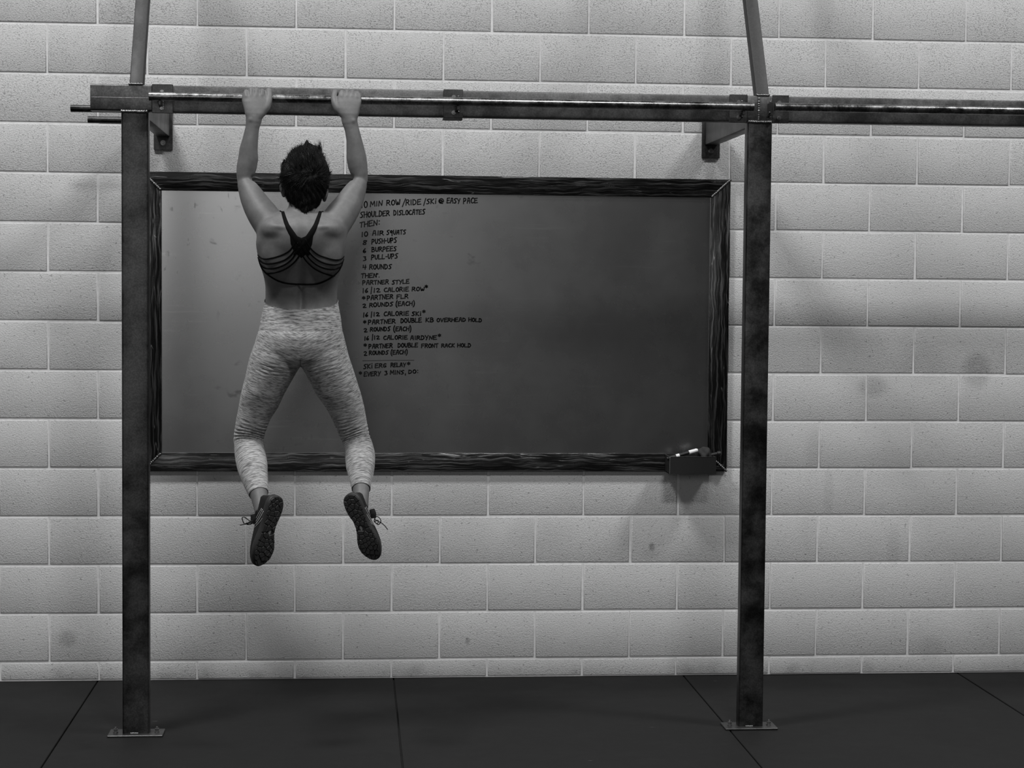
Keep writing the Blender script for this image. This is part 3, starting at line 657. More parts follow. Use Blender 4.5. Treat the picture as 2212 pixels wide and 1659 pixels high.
for sg, (ex, ey) in ((-1, (610.5, 411)), (1, (703, 421))):
    c = at(ex, ey, -1.135)
    R = Matrix.Rotation(math.radians(sg * 12), 3, 'Y') @ Matrix.Rotation(math.radians(sg * 22), 3, 'Z')
    EARS += [ellipsoid(c + Vector((0, 0, .004)), (.0095, .017, .024), R), ellipsoid(c + Vector((-sg * .003, .006, -.014)), (.008, .011, .013), R)]
NECK = [loft([hring(500, 616, 690, -1.19, .055), hring(470, 618, 687, -1.178, .056), hring(452, 623, 682.5, -1.166, .054), hring(430, 626, 684, -1.152, .055), hring(400, 630, 686, -1.14, .055)], 24)]
pieces = [loft(torso_rings() + pelvis_rings(1.6), 36, 2.25)] + [loft([hring(a, b + 2.4, c - 2.4, Y, h - .004) for a, b, c, Y, h in T], 26) for T in (THL, THR)] \
    + [loft(shank_rings(S, 1.0), 24) for S in (SHL, SHR)] + [loft(arm_rings(A), 22) for A in (FOL, FOR, UPL, UPR)] + HL + HR + HEAD + EARS + NECK
# scapulae, deltoid and trapezius masses
for px, py, Y, r in ((597, 497, -1.222, (.06, .058, .045)), (707, 497, -1.222, (.06, .058, .045)), (600, 540, -1.215, (.062, .05, .085)), (703, 540, -1.215, (.062, .05, .085)), (579, 503, -1.185, (.04, .06, .055)), (726, 503, -1.185, (.04, .06, .055)),
                     (614, 473, -1.19, (.045, .045, .026)), (690, 473, -1.19, (.045, .045, .026))):
    pieces.append(ellipsoid(at(px, py, Y), r, None, 20))
for px in (618, 687): pieces.append(ellipsoid(at(px, 530, -1.10), (.062, .06, .055), None, 20))      # chest
body_me = remesh(pieces, .0025, 6, .5)
def relax(me, wfun, iters):
    co = get_co(me); ed = np.empty(len(me.edges) * 2, dtype=np.int64); me.edges.foreach_get('vertices', ed); ed = ed.reshape(-1, 2)
    deg = np.bincount(ed.ravel(), minlength=len(co)).astype(float); w = wfun(co)[:, None]
    for _ in range(iters):
        acc = np.zeros_like(co)
        for k in range(3):
            acc[:, k] = np.bincount(ed[:, 0], co[ed[:, 1], k], len(co)) + np.bincount(ed[:, 1], co[ed[:, 0], k], len(co))
        co = co + w * (acc / deg[:, None] - co)
    set_co(me, co)
zw, zs = at(650, 660, -1.1).z, at(650, 478, -1.2).z
sig = lambda v: 1 / (1 + np.exp(-v))
relax(body_me, lambda c: .55 * sig((zs - c[:, 2]) / .012) * sig((c[:, 2] - zw + .03) / .02), 110)
zk = at(650, 275, -1.08).z
relax(body_me, lambda c: .5 * sig((zk - c[:, 2]) / .01), 10)
zh = at(650, 445, -1.2).z
relax(body_me, lambda c: .5 * sig((zh - c[:, 2]) / .008) * sig((c[:, 2] - zs) / .01), 30)
def relief(me, bumps, ymax=None):
    co = get_co(me); no = get_no(me)
    for p, sig, amp in bumps:
        d = (co - np.array(p)) / np.array(sig); w = amp * np.exp(-.5 * (d ** 2).sum(1)); co += no * w[:, None]
    set_co(me, co)
bumps = []
sp = [(653, 500), (653, 520), (653, 540), (653, 560), (652, 580), (652, 600), (651, 620), (650, 640), (650, 655)]
for i, (px, py) in enumerate(sp):
    amp = (-.002, -.002, -.002, -.003, -.004, -.006, -.008, -.009, -.008)[i]
    bumps.append((at(px, py, -1.28 + (py - 500) * .0008), (.0085, .06, .022), amp))
for px, py, sx, sz, amp in ((627, 625, .022, .05, .0045), (676, 625, .022, .05, .0045), (640, 505, .008, .03, .0015), (665, 505, .008, .03, .0015), (604, 489, .016, .006, .003), (700, 489, .016, .006, .003), (613, 492, .012, .006, .002), (691, 492, .012, .006, .002),
                            (590, 513, .018, .010, -.002), (715, 513, .018, .010, -.002), (608, 478, .014, .006, -.003), (697, 478, .014, .006, -.003)):
    bumps.append((at(px, py, -1.25 if py < 520 else -1.19), (sx, .09, sz), amp))
# tendons, wrist bones, elbow creases
for px, py, Y, s3, amp in ((541, 259, -1.10, (.006, .012, .006), .003), (763, 261, -1.10, (.006, .012, .006), .003), (547, 385, -1.08, (.006, .06, .007), -.006), (760, 385, -1.08, (.006, .06, .007), -.006), (556, 268, -1.08, (.01, .02, .004), -.0012), (750, 270, -1.08, (.01, .02, .004), -.0012)):
    bumps.append((at(px, py, Y), s3, amp))
for kx, ky in zip([566, 554, 542.4, 531.5], [204, 203, 203, 206]): bumps.append((at(kx, ky, -1.082), (.0045, .01, .005), .0022))
for kx, ky in zip([738.5, 749.6, 761, 771.5], [206, 205, 206, 208]): bumps.append((at(kx, ky, -1.082), (.0045, .01, .005), .0022))
for kx in (560, 548.2, 537): bumps.append((at(kx, 199, -1.06), (.0022, .03, .008), -.0028))
for kx in (744, 755.3, 766.3): bumps.append((at(kx, 201, -1.06), (.0022, .03, .008), -.0028))
relief(body_me, bumps)
person = link('person', body_me, M_skin)
tag(person, 'woman in black strappy sports bra and light heathered leggings hanging from the pull-up bar', 'person')
# hidden face details still belong to the figure
for sg in (-1, 1):
    V, F = ellipsoid(hp(sg * .033, .079, .002), (.010, .006, .0048), tilt, 14); link('eye', mesh_from(V, F), M_eye, person)
    V, F = ellipsoid(hp(sg * .033, .0835, .002), (.0042, .0026, .0042), tilt, 12); link('iris', mesh_from(V, F), M_black, person)
    V, F = ellipsoid(hp(sg * .034, .083, .017), (.017, .005, .0028), tilt, 12); link('eyebrow', mesh_from(V, F), M_hair, person)

# leggings ----------------------------------------------------
lp = [loft(pelvis_rings(0.0), 36, 2.25)] + [loft([hring(*a) for a in T], 28) for T in (THL, THR)] + [loft(shank_rings(S), 26) for S in (SHL, SHR)]
for px, Y in ((611, -1.128), (691, -1.128)):
    lp.append(ellipsoid(at(px, 755, Y + .03), (.078, .08, .085), None, 24))
leg_me = remesh(lp, .0036, 34, .5)
bm = bmesh.new(); bm.from_mesh(leg_me)
def cut(bm, p, n):
    bmesh.ops.bisect_plane(bm, geom=bm.verts[:] + bm.edges[:] + bm.faces[:], dist=1e-6, plane_co=p, plane_no=n, clear_outer=True)
pw = at(650, 667, -1.157); pe = at(573, 648, -1.072); nrm = Vector((0, -(pe.z - pw.z) / (pe.y - pw.y), 1)).normalized()
cut(bm, pw, nrm)
def cut_leg(bm, S, side, px, py, Y):
    c = at(px, py, Y); a = at(*S[-3][:3]); b = at(*S[-5][:3]); n = (a - b).normalized()
    geo = [f for f in bm.faces if (f.calc_center_median().x < .0 if False else True)]
    ok = [f for f in bm.faces if abs(f.calc_center_median().x - c.x) < .12 and f.calc_center_median().z < c.z + .15]
    vs = set(v for f in ok for v in f.verts); es = set(e for f in ok for e in f.edges)
    bmesh.ops.bisect_plane(bm, geom=list(vs) + list(es) + ok, dist=1e-6, plane_co=c, plane_no=n, clear_outer=True)
cut_leg(bm, SHL, 'l', 560.5, 1066, -1.187); cut_leg(bm, SHR, 'r', 779.5, 1056, -1.173)
bm.to_mesh(leg_me); bm.free()
co = get_co(leg_me); no = get_no(leg_me)
# waistband edge ridge and gathered folds behind the knees
zc = at(650, 716, -1.2).z
along = np.zeros(len(co)); wr = np.zeros(len(co))
pts_l = [np.array(at(605, 735, -1.07)), np.array(at(536, 955, -1.02)), np.array(at(563, 1090, -1.215))]
pts_r = [np.array(at(698, 735, -1.07)), np.array(at(770, 955, -1.02)), np.array(at(780, 1080, -1.20))]
xm = at(650, 760, -1.1).x
for pts, mask in ((pts_l, co[:, 0] < xm), (pts_r, co[:, 0] >= xm)):
    d1 = pts[1] - pts[0]; L1 = np.linalg.norm(d1); d1 /= L1; d2 = pts[2] - pts[1]; L2 = np.linalg.norm(d2); d2 /= L2
    s1 = (co - pts[0]) @ d1; s2 = (co - pts[1]) @ d2 + L1
    knee = at(540 if pts is pts_l else 770, 957, -1.02)
    k = 1 / (1 + np.exp(-((co - np.array(knee)) @ ((d1 + d2) / np.linalg.norm(d1 + d2))) / .012))
    s = s1 * (1 - k) + s2 * k
    along[mask] = s[mask]
    kp = np.array(at(543 if pts is pts_l else 767, 940, -1.09))
    dd = (co - kp) / np.array((.07, .06, .024)); wr_ = np.exp(-.5 * (dd ** 2).sum(1)); wr[mask] = np.maximum(wr[mask], wr_[mask])
band = (co[:, 2] > zc).astype(float)
s0 = along[np.abs(co[:, 2] - zc) < .004].mean(); along = along * (1 - band) + (s0 + zc - co[:, 2]) * band
dd = (co - np.array(at(650, 690, -1.2))) / np.array((.12, .1, .012)); wr = np.maximum(wr, .5 * np.exp(-.5 * (dd ** 2).sum(1)))
for px in (585, 715):
    dd = (co - np.array(at(px, 800, -1.17))) / np.array((.05, .08, .014)); wr = np.maximum(wr, .45 * np.exp(-.5 * (dd ** 2).sum(1)))
# geometry: band seam, centre seam, knee folds
off = -.0014 * np.exp(-((co[:, 2] - zc) / .0035) ** 2)
back = co[:, 1] < -1.08
off += np.where(back, -.0032 * np.exp(-((co[:, 0] - xm) / .0055) ** 2), 0) / (1 + np.exp((co[:, 2] - zc + .03) / .008)) / (1 + np.exp(-(co[:, 2] - zc + .15) / .008))
off += .0040 * wr * (np.abs(np.sin(along * 230 + .9 * np.sin(co[:, 0] * 45))) * 2 - 1.2)
set_co(leg_me, co + no * (off[:, None] + .0012))
for nm, arr in (('along', along), ('wrinkle', wr)):
    a = leg_me.attributes.new(nm, 'FLOAT', 'POINT'); a.data.foreach_set('value', arr.astype(np.float32))
leggings = link('leggings', leg_me, M_leg, person)
leggings['label'] = 'light grey space-dyed capri leggings'

# boundary hems
def hem(me, zsel, r, parent, mat):
    bm = bmesh.new(); bm.from_mesh(me); bd = [e for e in bm.edges if len(e.link_faces) == 1 and zsel(e.verts[0].co)]
    adj = {}
    for e in bd:
        for a, b in ((0, 1), (1, 0)): adj.setdefault(e.verts[a].index, []).append(e.verts[b].index)
    bm.verts.ensure_lookup_table()
    if not adj: bm.free(); return
    st = next(iter(adj)); path = [st]; prev = None; cur = st
    while True:
        nx = [q for q in adj[cur] if q != prev]
        if not nx or nx[0] == st: break
        prev, cur = cur, nx[0]; path.append(cur)
        if len(path) > 5000: break
    P = [bm.verts[i].co.copy() for i in path]; bm.free()
    n = len(P); Q = [sum((P[(i + j) % n] for j in range(-3, 4)), Vector()) / 7 for i in range(0, n, 2)]
    Q.append(Q[0]); V, F = tube_data(Q, r, 6, False); return link('hem', mesh_from(V, F), mat, parent)
hem(leg_me, lambda c: c.z > 1.4, .0009, leggings, M_leg)
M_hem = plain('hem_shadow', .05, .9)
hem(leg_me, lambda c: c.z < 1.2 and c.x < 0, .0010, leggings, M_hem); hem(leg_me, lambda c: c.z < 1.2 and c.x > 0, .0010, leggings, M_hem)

# sports bra: straps pulled over the back ----------------------
def bvh_of(me):
    bm = bmesh.new(); bm.from_mesh(me); t = BVHTree.FromBMesh(bm); bm.free(); return t
bvh = bvh_of(body_me)
def on_surface(t, px, py, lift=.0015):
    d = ray(px, py).normalized(); hit, n, i, ds = t.ray_cast(CAM, d)
    if hit is None:
        hit, n, i, ds = t.find_nearest(at(px, py, -1.12))
    return hit + n * lift, n
def ribbon(t, pts, widths, thick, lift, k=5):
    """strap following a surface: flat cross-section"""
    P2 = smooth_path([Vector((x, y, 0)) for x, y in pts], k); ws = np.interp(np.linspace(0, 1, len(P2)), np.linspace(0, 1, len(widths)), widths)
    C = []; N = []
    for p in P2:
        c, n = on_surface(t, p.x, p.y, lift); C.append(c); N.append(n)
    C = [C[0]] + [(C[i - 1] + C[i] * 2 + C[i + 1]) / 4 for i in range(1, len(C) - 1)] + [C[-1]]
    V = []; F = []; m = len(C)
    for i in range(m):
        tn = (C[min(i + 1, m - 1)] - C[max(i - 1, 0)]).normalized(); n = N[i]; s = tn.cross(n).normalized(); n = s.cross(tn); w = ws[i] / 2
        for a, b in ((-1, -.6), (-.75, 1), (.75, 1), (1, -.6)): V.append(C[i] + s * a * w + n * b * thick)
    for i in range(m - 1):
        for k_ in range(4): F.append((i * 4 + k_, i * 4 + (k_ + 1) % 4, (i + 1) * 4 + (k_ + 1) % 4, (i + 1) * 4 + k_))
    F.append((3, 2, 1, 0)); F.append(tuple((m - 1) * 4 + q for q in range(4)))
    return V, F
c3 = lambda L: [(500 + x / 6.637, 430 + y / 6.637) for x, y in L]
# front of the bra: fitted panel lifted off the chest
bm = bmesh.new(); bm.from_mesh(body_me)
zt, zb = at(650, 522, -1.15).z, at(650, 577, -1.13).z
xs0, xs1 = at(545, 560, -1.1).x, at(760, 560, -1.1).x
keep = []
for f in bm.faces:
    c = f.calc_center_median()
    lim = -1.13 - .035 * max(0, (c.z - zb)) / (zt - zb)
    if zb < c.z < zt and xs0 < c.x < xs1 and c.y > lim: keep.append(f)
keep = set(keep); bmesh.ops.delete(bm, geom=[f for f in bm.faces if f not in keep], context='FACES')
for v in bm.verts: v.co += v.normal * .0013
front_me = bpy.data.meshes.new('m'); bm.to_mesh(front_me); bm.free()
bra = link('sports_bra', front_me, M_bra, person); bra['label'] = 'black sports bra with crossed multi-strap back'
TH = .0056
STR = [([(735, 185), (760, 270), (800, 380), (870, 500), (950, 610), (1040, 720), (1110, 800)], [.011, .013, .016, .021, .022, .016, .008]),
       ([(1275, 185), (1245, 270), (1205, 380), (1140, 500), (1060, 610), (970, 720), (900, 800)], [.011, .013, .016, .021, .022, .016, .008]),
       ([(1060, 570), (1130, 700), (1230, 790), (1350, 840), (1480, 872), (1570, 860), (1618, 812)], [TH]), ([(1040, 620), (1120, 770), (1230, 870), (1350, 925), (1470, 942), (1560, 922), (1604, 880)], [TH]),
       ([(1020, 680), (1090, 820), (1190, 920), (1300, 980), (1420, 1007), (1500, 1000), (1580, 950)], [TH]), ([(990, 750), (1060, 870), (1170, 980), (1290, 1045), (1420, 1092), (1475, 1098)], [TH]),
       ([(930, 570), (860, 710), (770, 780), (640, 832), (500, 860), (420, 842), (368, 785)], [TH]), ([(950, 620), (880, 770), (780, 862), (650, 912), (530, 927), (450, 912), (392, 858)], [TH]),
       ([(970, 680), (890, 830), (790, 922), (660, 982), (540, 997), (460, 977), (412, 925)], [TH]), ([(1000, 750), (930, 870), (830, 962), (700, 1032), (560, 1064), (512, 1066)], [TH]),
       ([(385, 830), (420, 950), (470, 1032), (540, 1092), (660, 1166), (800, 1206), (1000, 1219), (1200, 1216), (1330, 1176), (1440, 1112), (1530, 1032), (1575, 950), (1605, 855)], [.0068])]
for i, (pts, w) in enumerate(STR):
    V, F = ribbon(bvh, c3(pts), w if len(w) > 1 else w * 2, .0013, .0016 + .0002 * (i % 3)); link('strap' if i < 10 else 'underband', mesh_from(V, F), M_bra, bra)

for sg, sx in ((-1, 606), (1, 696)):
    P = []
    for f in np.linspace(0, 1, 14):
        g = at(sx + sg * 4 * f, 458 + 72 * f, -1.165 + .12 * math.sin(min(1, f * 1.6) * math.pi / 2)); c, n, i, d = bvh.find_nearest(g); P.append((c + n * .003, n))
    V = []; F = []
    for i, (c, n) in enumerate(P):
        tn = (P[min(i + 1, 13)][0] - P[max(i - 1, 0)][0]).normalized(); sd = tn.cross(n).normalized(); w = .0055 + .004 * i / 13
        V += [c - sd * w - n * .001, c - sd * w * .8 + n * .0012, c + sd * w * .8 + n * .0012, c + sd * w - n * .001]
    for i in range(13): F += [(i * 4 + k, i * 4 + (k + 1) % 4, i * 4 + 4 + (k + 1) % 4, i * 4 + 4 + k) for k in range(4)]
    link('strap', mesh_from(V, F), M_bra, bra)
def patch(t, poly, lift):
    cx = sum(p[0] for p in poly) / len(poly); cy = sum(p[1] for p in poly) / len(poly); B = []
    for i in range(len(poly)):
        a, b = poly[i], poly[(i + 1) % len(poly)]
        for j in range(4): B.append((a[0] + (b[0] - a[0]) * j / 4, a[1] + (b[1] - a[1]) * j / 4))
    V = [on_surface(t, cx, cy, lift)[0]]; F = []; n = len(B); R = 5
    for r in range(1, R + 1):
        for p in B: V.append(on_surface(t, cx + (p[0] - cx) * r / R, cy + (p[1] - cy) * r / R, lift if r < R else lift * .3)[0])
    for k in range(n): F.append((0, 1 + k, 1 + (k + 1) % n))
    for r in range(R - 1):
        for k in range(n): F.append((1 + r * n + k, 1 + (r + 1) * n + k, 1 + (r + 1) * n + (k + 1) % n, 1 + r * n + (k + 1) % n))
    return V, F
V, F = patch(bvh, [(626, 508), (640, 509), (651, 514), (663, 509), (677, 508), (674, 528), (669, 541), (660, 550), (651, 557), (642, 550), (633, 539), (628, 526)], .0028)
link('crossed_back', mesh_from(V, F), M_bra, bra)
# hair ----------------------------------------------------------
HR_ = [(314, 648, 682, -1.120, .03), (320, 637, 690, -1.122, .052), (332, 624.5, 698, -1.126, .076), (348, 616, 705, -1.130, .09), (362, 609.5, 710, -1.134, .097), (377, 606.5, 712, -1.137, .1), (390, 606, 711.5, -1.140, .099), (404, 609, 708.5, -1.144, .094), (422, 614.5, 701, -1.152, .084), (437, 623.5, 692.5, -1.162, .073), (449, 636, 683.5, -1.171, .062), (457, 645, 674, -1.175, .058), (462, 652, 668, -1.176, .055)]
quiff = [loft([hring(336, 638, 688, -1.135, .04), hring(322, 646, 682, -1.14, .03), hring(314, 653, 675, -1.145, .02), hring(307, 659, 669, -1.15, .010), hring(302, 662.5, 664.5, -1.152, .003)], 16),
         loft([hring(338, 674, 696, -1.135, .03), hring(324, 681, 695, -1.14, .02), hring(316, 686, 693, -1.145, .010), hring(311, 688.5, 690, -1.147, .003)], 14)]
hair_me = remesh([loft([hring(*a) for a in HR_], 30)] + quiff, .0036, 3)
co = get_co(hair_me); no = get_no(hair_me)
zrel = co[:, 2] - HC.z
n1 = np.sin(co[:, 0] * 210 + 3 * np.sin(co[:, 2] * 60)) * np.sin(co[:, 2] * 75 + co[:, 0] * 120); set_co(hair_me, co + no * (.0022 * n1)[:, None])
bm = bmesh.new(); bm.from_mesh(hair_me)
dl = [f for f in bm.faces if (f.calc_center_median().y > HC.y + .02 + .25 * max(0, f.calc_center_median().z - HC.z - .02) and f.calc_center_median().z < HC.z + .07)]
bmesh.ops.delete(bm, geom=dl, context='FACES'); bm.to_mesh(hair_me); bm.free()
hair = link('hair', hair_me, M_hair, person); hair['label'] = 'short dark tousled hair'
hb = bvh_of(hair_me); V = []; F = []
def blade(p, d, n, L, w, curl):
    global V, F
    s = d.cross(n)
    if s.length < 1e-4: return
    s.normalize(); b = len(V); m = 5
    for i in range(m):
        t = i / (m - 1); c = p + d * L * t + n * (L * (.10 * math.sin(t * math.pi) + curl * t * t)) ; ww = w * (1 - t) ** .7
        V += [c + s * ww, c - s * ww, c + n * ww * .7]
    for i in range(m - 1):
        for k in range(3): F.append((b + i * 3 + k, b + i * 3 + (k + 1) % 3, b + (i + 1) * 3 + (k + 1) % 3, b + (i + 1) * 3 + k))
hr = random.Random(5)
wh = on_surface(hb, 676, 378)[0]
for i in range(3600):
    px = hr.uniform(604, 714); py = hr.uniform(316, 460)
    d = ray(px, py).normalized(); hit, n, idx, ds = hb.ray_cast(CAM, d)
    if hit is None: continue
    v = hit - wh; v = v - n * v.dot(n)
    if v.length < .002: continue
    sw = n.cross(v.normalized())
    dirn = (v.normalized() + sw * .35).normalized()
    if py > 400: dirn = (Vector((-.25 * (px - 659) / 50, 0, -1)) + dirn * .25)
    elif py < 372: dirn = (Vector((hr.uniform(-.25, .25) + (px - 660) / 160, .1, 1)) + dirn * .5)
    dirn = (dirn - n * dirn.dot(n)).normalized(); dirn = (dirn + Vector((hr.uniform(-.2, .2), 0, hr.uniform(-.2, .2)))).normalized()
    L = hr.uniform(.016, .034) if py > 400 else hr.uniform(.025, .05)
    blade(hit - n * .001, dirn, n, L, hr.uniform(.0005, .0011), hr.uniform(-.25, .0) if py > 395 else hr.uniform(-.2, .10))
# quiff spiking up over the crown, loose wisps
for (tx, ty, bx, by, k) in ((663.5, 303, 664, 335, 26), (690, 312, 683, 338, 20), (686, 312, 678, 335, 10), (694, 318, 690, 340, 10), (668, 308, 672, 332, 16), (648, 316, 652, 336, 16), (636, 322, 642, 342, 14), (702, 334, 697, 350, 8), (606, 355, 620, 345, 8), (626, 330, 634, 345, 10), (700, 326, 690, 344, 8)):
    for j in range(k):
        a = at(bx + hr.uniform(-7, 7), by + hr.uniform(-4, 4), -1.17 + hr.uniform(-.02, .05)); b = at(tx + hr.uniform(-2, 2), ty + hr.uniform(-1, 9), -1.155 + hr.uniform(-.02, .03))
        blade(a, (b - a).normalized(), Vector((0, -1, 0)), (b - a).length, hr.uniform(.0009, .0022), hr.uniform(-.03, .12))
for (a, b) in (((622, 345), (605, 356)), ((620, 348), (609, 353)), ((700, 330), (707, 337))):
    A = at(*a, -1.16); B = at(*b, -1.16); blade(A, (B - A).normalized(), Vector((0, -1, 0)), (B - A).length, .0008, .1)
# nape point
for j in range(60):
    a = at(659 + hr.uniform(-11, 11), 448 + hr.uniform(-6, 4), -1.1); c, n = on_surface(bvh, 659 + hr.uniform(-9, 9), 448 + hr.uniform(-4, 6), .002)
    blade(c, Vector((hr.uniform(-.15, .15), .1, -1)).normalized(), n, hr.uniform(.008, .02), hr.uniform(.001, .0018), .02)
st = link('strands', mesh_from(V, F), M_hair, hair, False); st['kind'] = 'stuff'

# shoes -----------------------------------------------------------
OUT = [(0, 0, 0), (.003, .028, .028), (.012, .056, .056), (.024, .078, .078), (.045, .1, .1), (.10, .124, .124), (.18, .132, .130), (.28, .120, .126), (.38, .092, .118), (.48, .084, .122), (.58, .112, .142), (.68, .148, .158), (.76, .160, .158), (.84, .150, .142), (.91, .118, .112), (.96, .080, .080), (.98, .056, .056), (.994, .030, .030), (1, 0, 0)]
def shoe(heel_px, toe_px, Yh, Yt, ang, med, name_label):
    """med: +1 if the inner side of the foot points to +x"""
    H = at(heel_px[0], heel_px[1], Yh); T = at(toe_px[0], toe_px[1], Yt); D = (T - H); L = D.length; D.normalize()
    N = Vector((math.sin(math.radians(ang)), -math.cos(math.radians(ang)), 0)); N = (N - D * N.dot(D)).normalized()
    S = D.cross(N).normalized()
    if S.x * med < 0: S = -S          # S: towards the inner side
    def W(t, s, h): return H + D * t * L + S * s * L - N * h * L + N * 0.0
    ts = .5 - .5 * np.cos(np.pi * np.linspace(0, 1, 41)); ot = [o[0] for o in OUT]; oi = np.interp(ts, ot, [o[1] for o in OUT]); oo = np.interp(ts, ot, [o[2] for o in OUT])
    spring = lambda t: .05 * max(0, (t - .7) / .3) ** 2 + .015 * max(0, (.1 - t) / .1) ** 2      # toe and heel curl away from the ground plane
    # midsole slab
    rim = [(t, a) for t, a in zip(ts, oi)] + [(t, -b) for t, b in list(zip(ts, oo))[::-1][1:-1]]
    levels = [(-.002, .90), (.004, .985), (.03, 1.0), (.07, .985), (.088, .93)]
    V = []; F = []; m = len(rim)
    for h, k in levels:
        for t, s in rim: V.append(W(.5 + (t - .5) * (1 - (1 - k) * .25), s * k, h + spring(t)))
    for i in range(len(levels) - 1):
        for j in range(m): F.append((i * m + j, i * m + (j + 1) % m, (i + 1) * m + (j + 1) % m, (i + 1) * m + j))
    F.append(tuple(range(m))); F.append(tuple((len(levels) - 1) * m + j for j in range(m)))
    bm = bmesh.new(); bm.from_mesh(mesh_from(V, F)); bmesh.ops.triangulate(bm, faces=[f for f in bm.faces if len(f.verts) > 4]); mid_me = bm_mesh(bm)
    # upper: half-round sections
    hts = np.interp(ts, [0, .04, .1, .22, .36, .45, .55, .68, .8, .9, .97, 1], [.14, .30, .345, .335, .335, .325, .285, .235, .20, .165, .11, .06])
    R = []
    n = 22; V = []; F = []
    for i in range(1, 40):
        t = ts[i]; a, b, hh = oi[i] * .97, oo[i] * .97, hts[i]
        for k in range(n + 1):
            th = math.pi * k / n; c, s = math.cos(th), math.sin(th)
            pinch = 1 - .42 * (s ** 1.5) * np.interp(t, [0, .15, .4, .6, 1], [.55, .8, .75, .4, .1])
            wd = (a if c > 0 else b) * abs(c) ** .75 * (1 if c > 0 else -1) * pinch
            tt = t + (.05 * s * np.interp(t, [0, .12, 1], [1, 0, 0])) - .0
            V.append(W(tt, wd, .05 + spring(t) + (hh - .05) * s ** .8))
    rows = 39
    for i in range(rows - 1):
        for k in range(n): F.append((i * (n + 1) + k, i * (n + 1) + k + 1, (i + 1) * (n + 1) + k + 1, (i + 1) * (n + 1) + k))
    for i in range(rows - 1): F.append((i * (n + 1), (i + 1) * (n + 1), (i + 1) * (n + 1) + n, i * (n + 1) + n))
    F.append(tuple(range(n + 1))); F.append(tuple((rows - 1) * (n + 1) + k for k in range(n + 1)))
    bm = bmesh.new(); bm.from_mesh(mesh_from(V, F)); bmesh.ops.triangulate(bm, faces=[f for f in bm.faces if len(f.verts) > 4]); up_me = bm_mesh(bm)
    sh = link('shoe', up_me, M_upper, person); sh['label'] = name_label
    link('midsole', mid_me, M_sole, sh)
    # tread lugs: irregular cells over the sole
    rs = random.Random(int(heel_px[0])); pts = []
    tries = 0
    while len(pts) < 58 and tries < 6000:
        tries += 1; t = rs.uniform(.03, .97); a, b = np.interp(t, ts, oi), np.interp(t, ts, oo); s = rs.uniform(-b, a)
        if .47 < t < .56: continue
        if all((t - p[0]) ** 2 + (s - p[1]) ** 2 > .052 ** 2 for p in pts): pts.append((t, s))
    holes = [(.505, .012)]
    outline = [(t, s * .93) for t, s in rim]; outline = [(.5 + (t - .5) * .975, s) for t, s in outline]
    for p in pts:
        poly = outline[:]
        for q in pts + holes:
            if q is p: continue
            mx, my = (p[0] + q[0]) / 2, (p[1] + q[1]) / 2; nx, ny = q[0] - p[0], q[1] - p[1]; out = []
            for i in range(len(poly)):
                a, b = poly[i], poly[(i + 1) % len(poly)]; da = (a[0] - mx) * nx + (a[1] - my) * ny; db = (b[0] - mx) * nx + (b[1] - my) * ny
                if da <= 0: out.append(a)
                if (da < 0) != (db < 0) and abs(da - db) > 1e-12:
                    k = da / (da - db); out.append((a[0] + (b[0] - a[0]) * k, a[1] + (b[1] - a[1]) * k))
            poly = out
            if len(poly) < 3: break
        if len(poly) < 3: continue
        cx = sum(a[0] for a in poly) / len(poly); cy = sum(a[1] for a in poly) / len(poly)
        V = []; m = len(poly)
        for h, k in ((.0, .93), (-.012, .90), (-.018, .74)):
            for a in poly: V.append(W(cx + (a[0] - cx) * k, cy + (a[1] - cy) * k, h + spring(cx)))
        F = [(i * m + j, i * m + (j + 1) % m, (i + 1) * m + (j + 1) % m, (i + 1) * m + j) for i in range(2) for j in range(m)] + [tuple(2 * m + j for j in range(m))]
        bm = bmesh.new(); bm.from_mesh(mesh_from(V, F)); lm = bm_mesh(bm); link('tread_lug', lm, M_sole, sh, False)
    # oval window in the arch
    ov = [W(.505 + .034 * math.cos(a), .012 + .018 * math.sin(a), -.006) for a in np.linspace(0, 2 * math.pi, 20, endpoint=False)] + [W(.505 + .034 * math.cos(a), .012 + .018 * math.sin(a), .004) for a in np.linspace(0, 2 * math.pi, 20, endpoint=False)]
    bm = bmesh.new(); bm.from_mesh(mesh_from(ov, [tuple(range(20))] + [(i, (i + 1) % 20, 20 + (i + 1) % 20, 20 + i) for i in range(20)])); link('shank_window', bm_mesh(bm), plain('shank_plastic', .16, .4), sh, False)
    return sh, up_me, W
shl, upl, WL = shoe((600.5, 1071), (561, 1226), -1.335, -1.325, 36, 1, 'black trail shoe showing its lugged sole')
shr, upr, WRt = shoe((753, 1067), (810, 1212), -1.335, -1.325, -22, -1, 'black trail shoe showing its lugged sole')
c5 = lambda L: [(480 + x / 5.026, 920 + y / 5.026) for x, y in L]
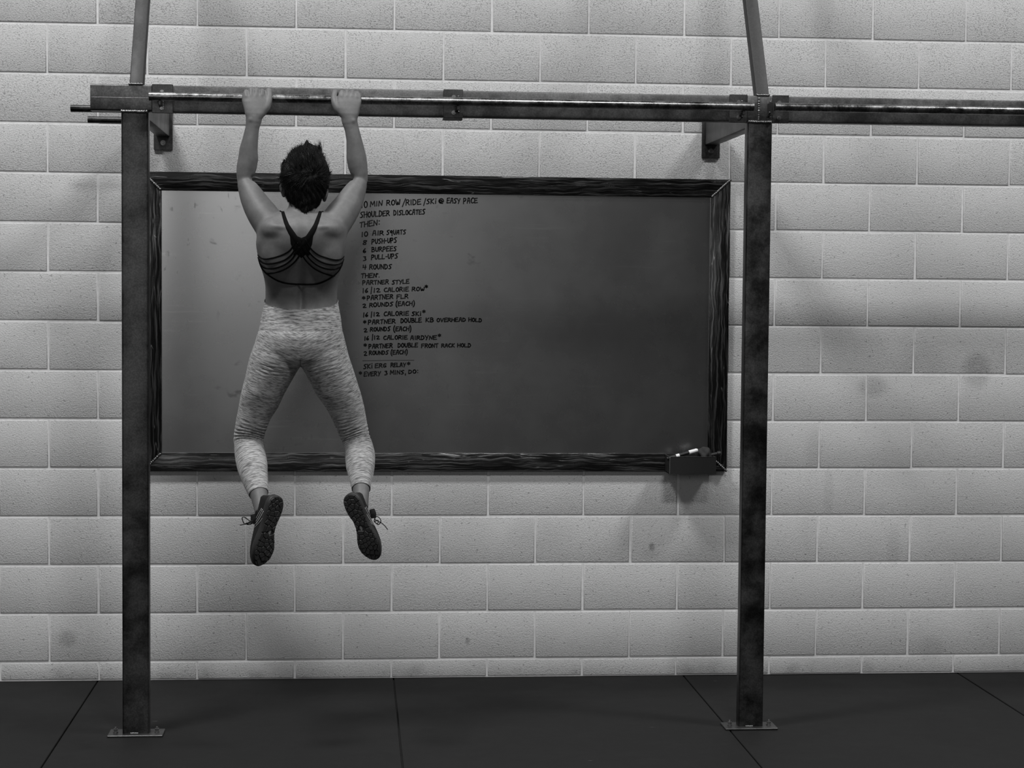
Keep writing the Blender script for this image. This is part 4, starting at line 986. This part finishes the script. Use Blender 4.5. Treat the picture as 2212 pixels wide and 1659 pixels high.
for sh, me, LS in ((shl, upl, [([(430, 895), (380, 985), (335, 1065)], .0022), ([(440, 905), (390, 1005), (335, 1085)], .0022), ([(450, 925), (400, 1020), (338, 1103)], .0022), ([(462, 950), (420, 1030), (350, 1105)], .0012), ([(518, 788), (490, 830), (474, 880)], .004), ([(415, 1158), (395, 1195)], .0035)]),
                   (shr, upr, [([(1560, 880), (1600, 960), (1640, 1040)], .0022), ([(1550, 890), (1595, 980), (1645, 1065)], .0022), ([(1540, 905), (1590, 1000), (1650, 1085)], .0022), ([(1530, 920), (1575, 1000), (1630, 1075)], .0012), ([(1452, 757), (1490, 800), (1520, 850)], .004), ([(1622, 1130), (1655, 1165)], .0035)])):
    t = bvh_of(me)
    for pts, w in LS:
        V, F = ribbon(t, c5(pts), [w, w], .0006, .0008, 6); link('reflective_stripe', mesh_from(V, F), M_reflect, sh)
# laces, collar and tongue
for sh, loops, yy, tng in ((shl, [[(328, 1045), (290, 1025), (255, 1000), (235, 990), (216, 1000), (225, 1035), (245, 1065), (290, 1060), (330, 1050)], [(330, 1040), (295, 1052), (265, 1055), (240, 1068), (192, 1077)], [(330, 1055), (300, 1072), (270, 1066), (300, 1040), (330, 1030)]], -1.262, [(335, 960), (345, 1010), (335, 1060)]),
                           (shr, [[(1648, 1035), (1660, 1000), (1680, 985), (1712, 1005), (1722, 1040), (1700, 1070), (1680, 1065), (1660, 1045)], [(1650, 1010), (1690, 1035), (1730, 1055), (1765, 1085), (1797, 1127)], [(1650, 1045), (1680, 1025), (1700, 1040), (1675, 1060), (1652, 1030)]], -1.262, [(1625, 905), (1635, 950), (1640, 1000)])):
    for L in loops:
        P = [at(x, y, yy + .012 * math.sin(i * 1.3)) for i, (x, y) in enumerate(c5(L))]
        tube('lace', smooth_path(P, 6), .0017, M_lace, sh, 8)
    P = [at(x, y, yy + .006) for x, y in c5(tng)]
    tube('tongue', smooth_path(P, 5), list(np.interp(np.linspace(0, 1, 11), [0, .5, 1], [.009, .012, .010])), M_upper, sh, 12)
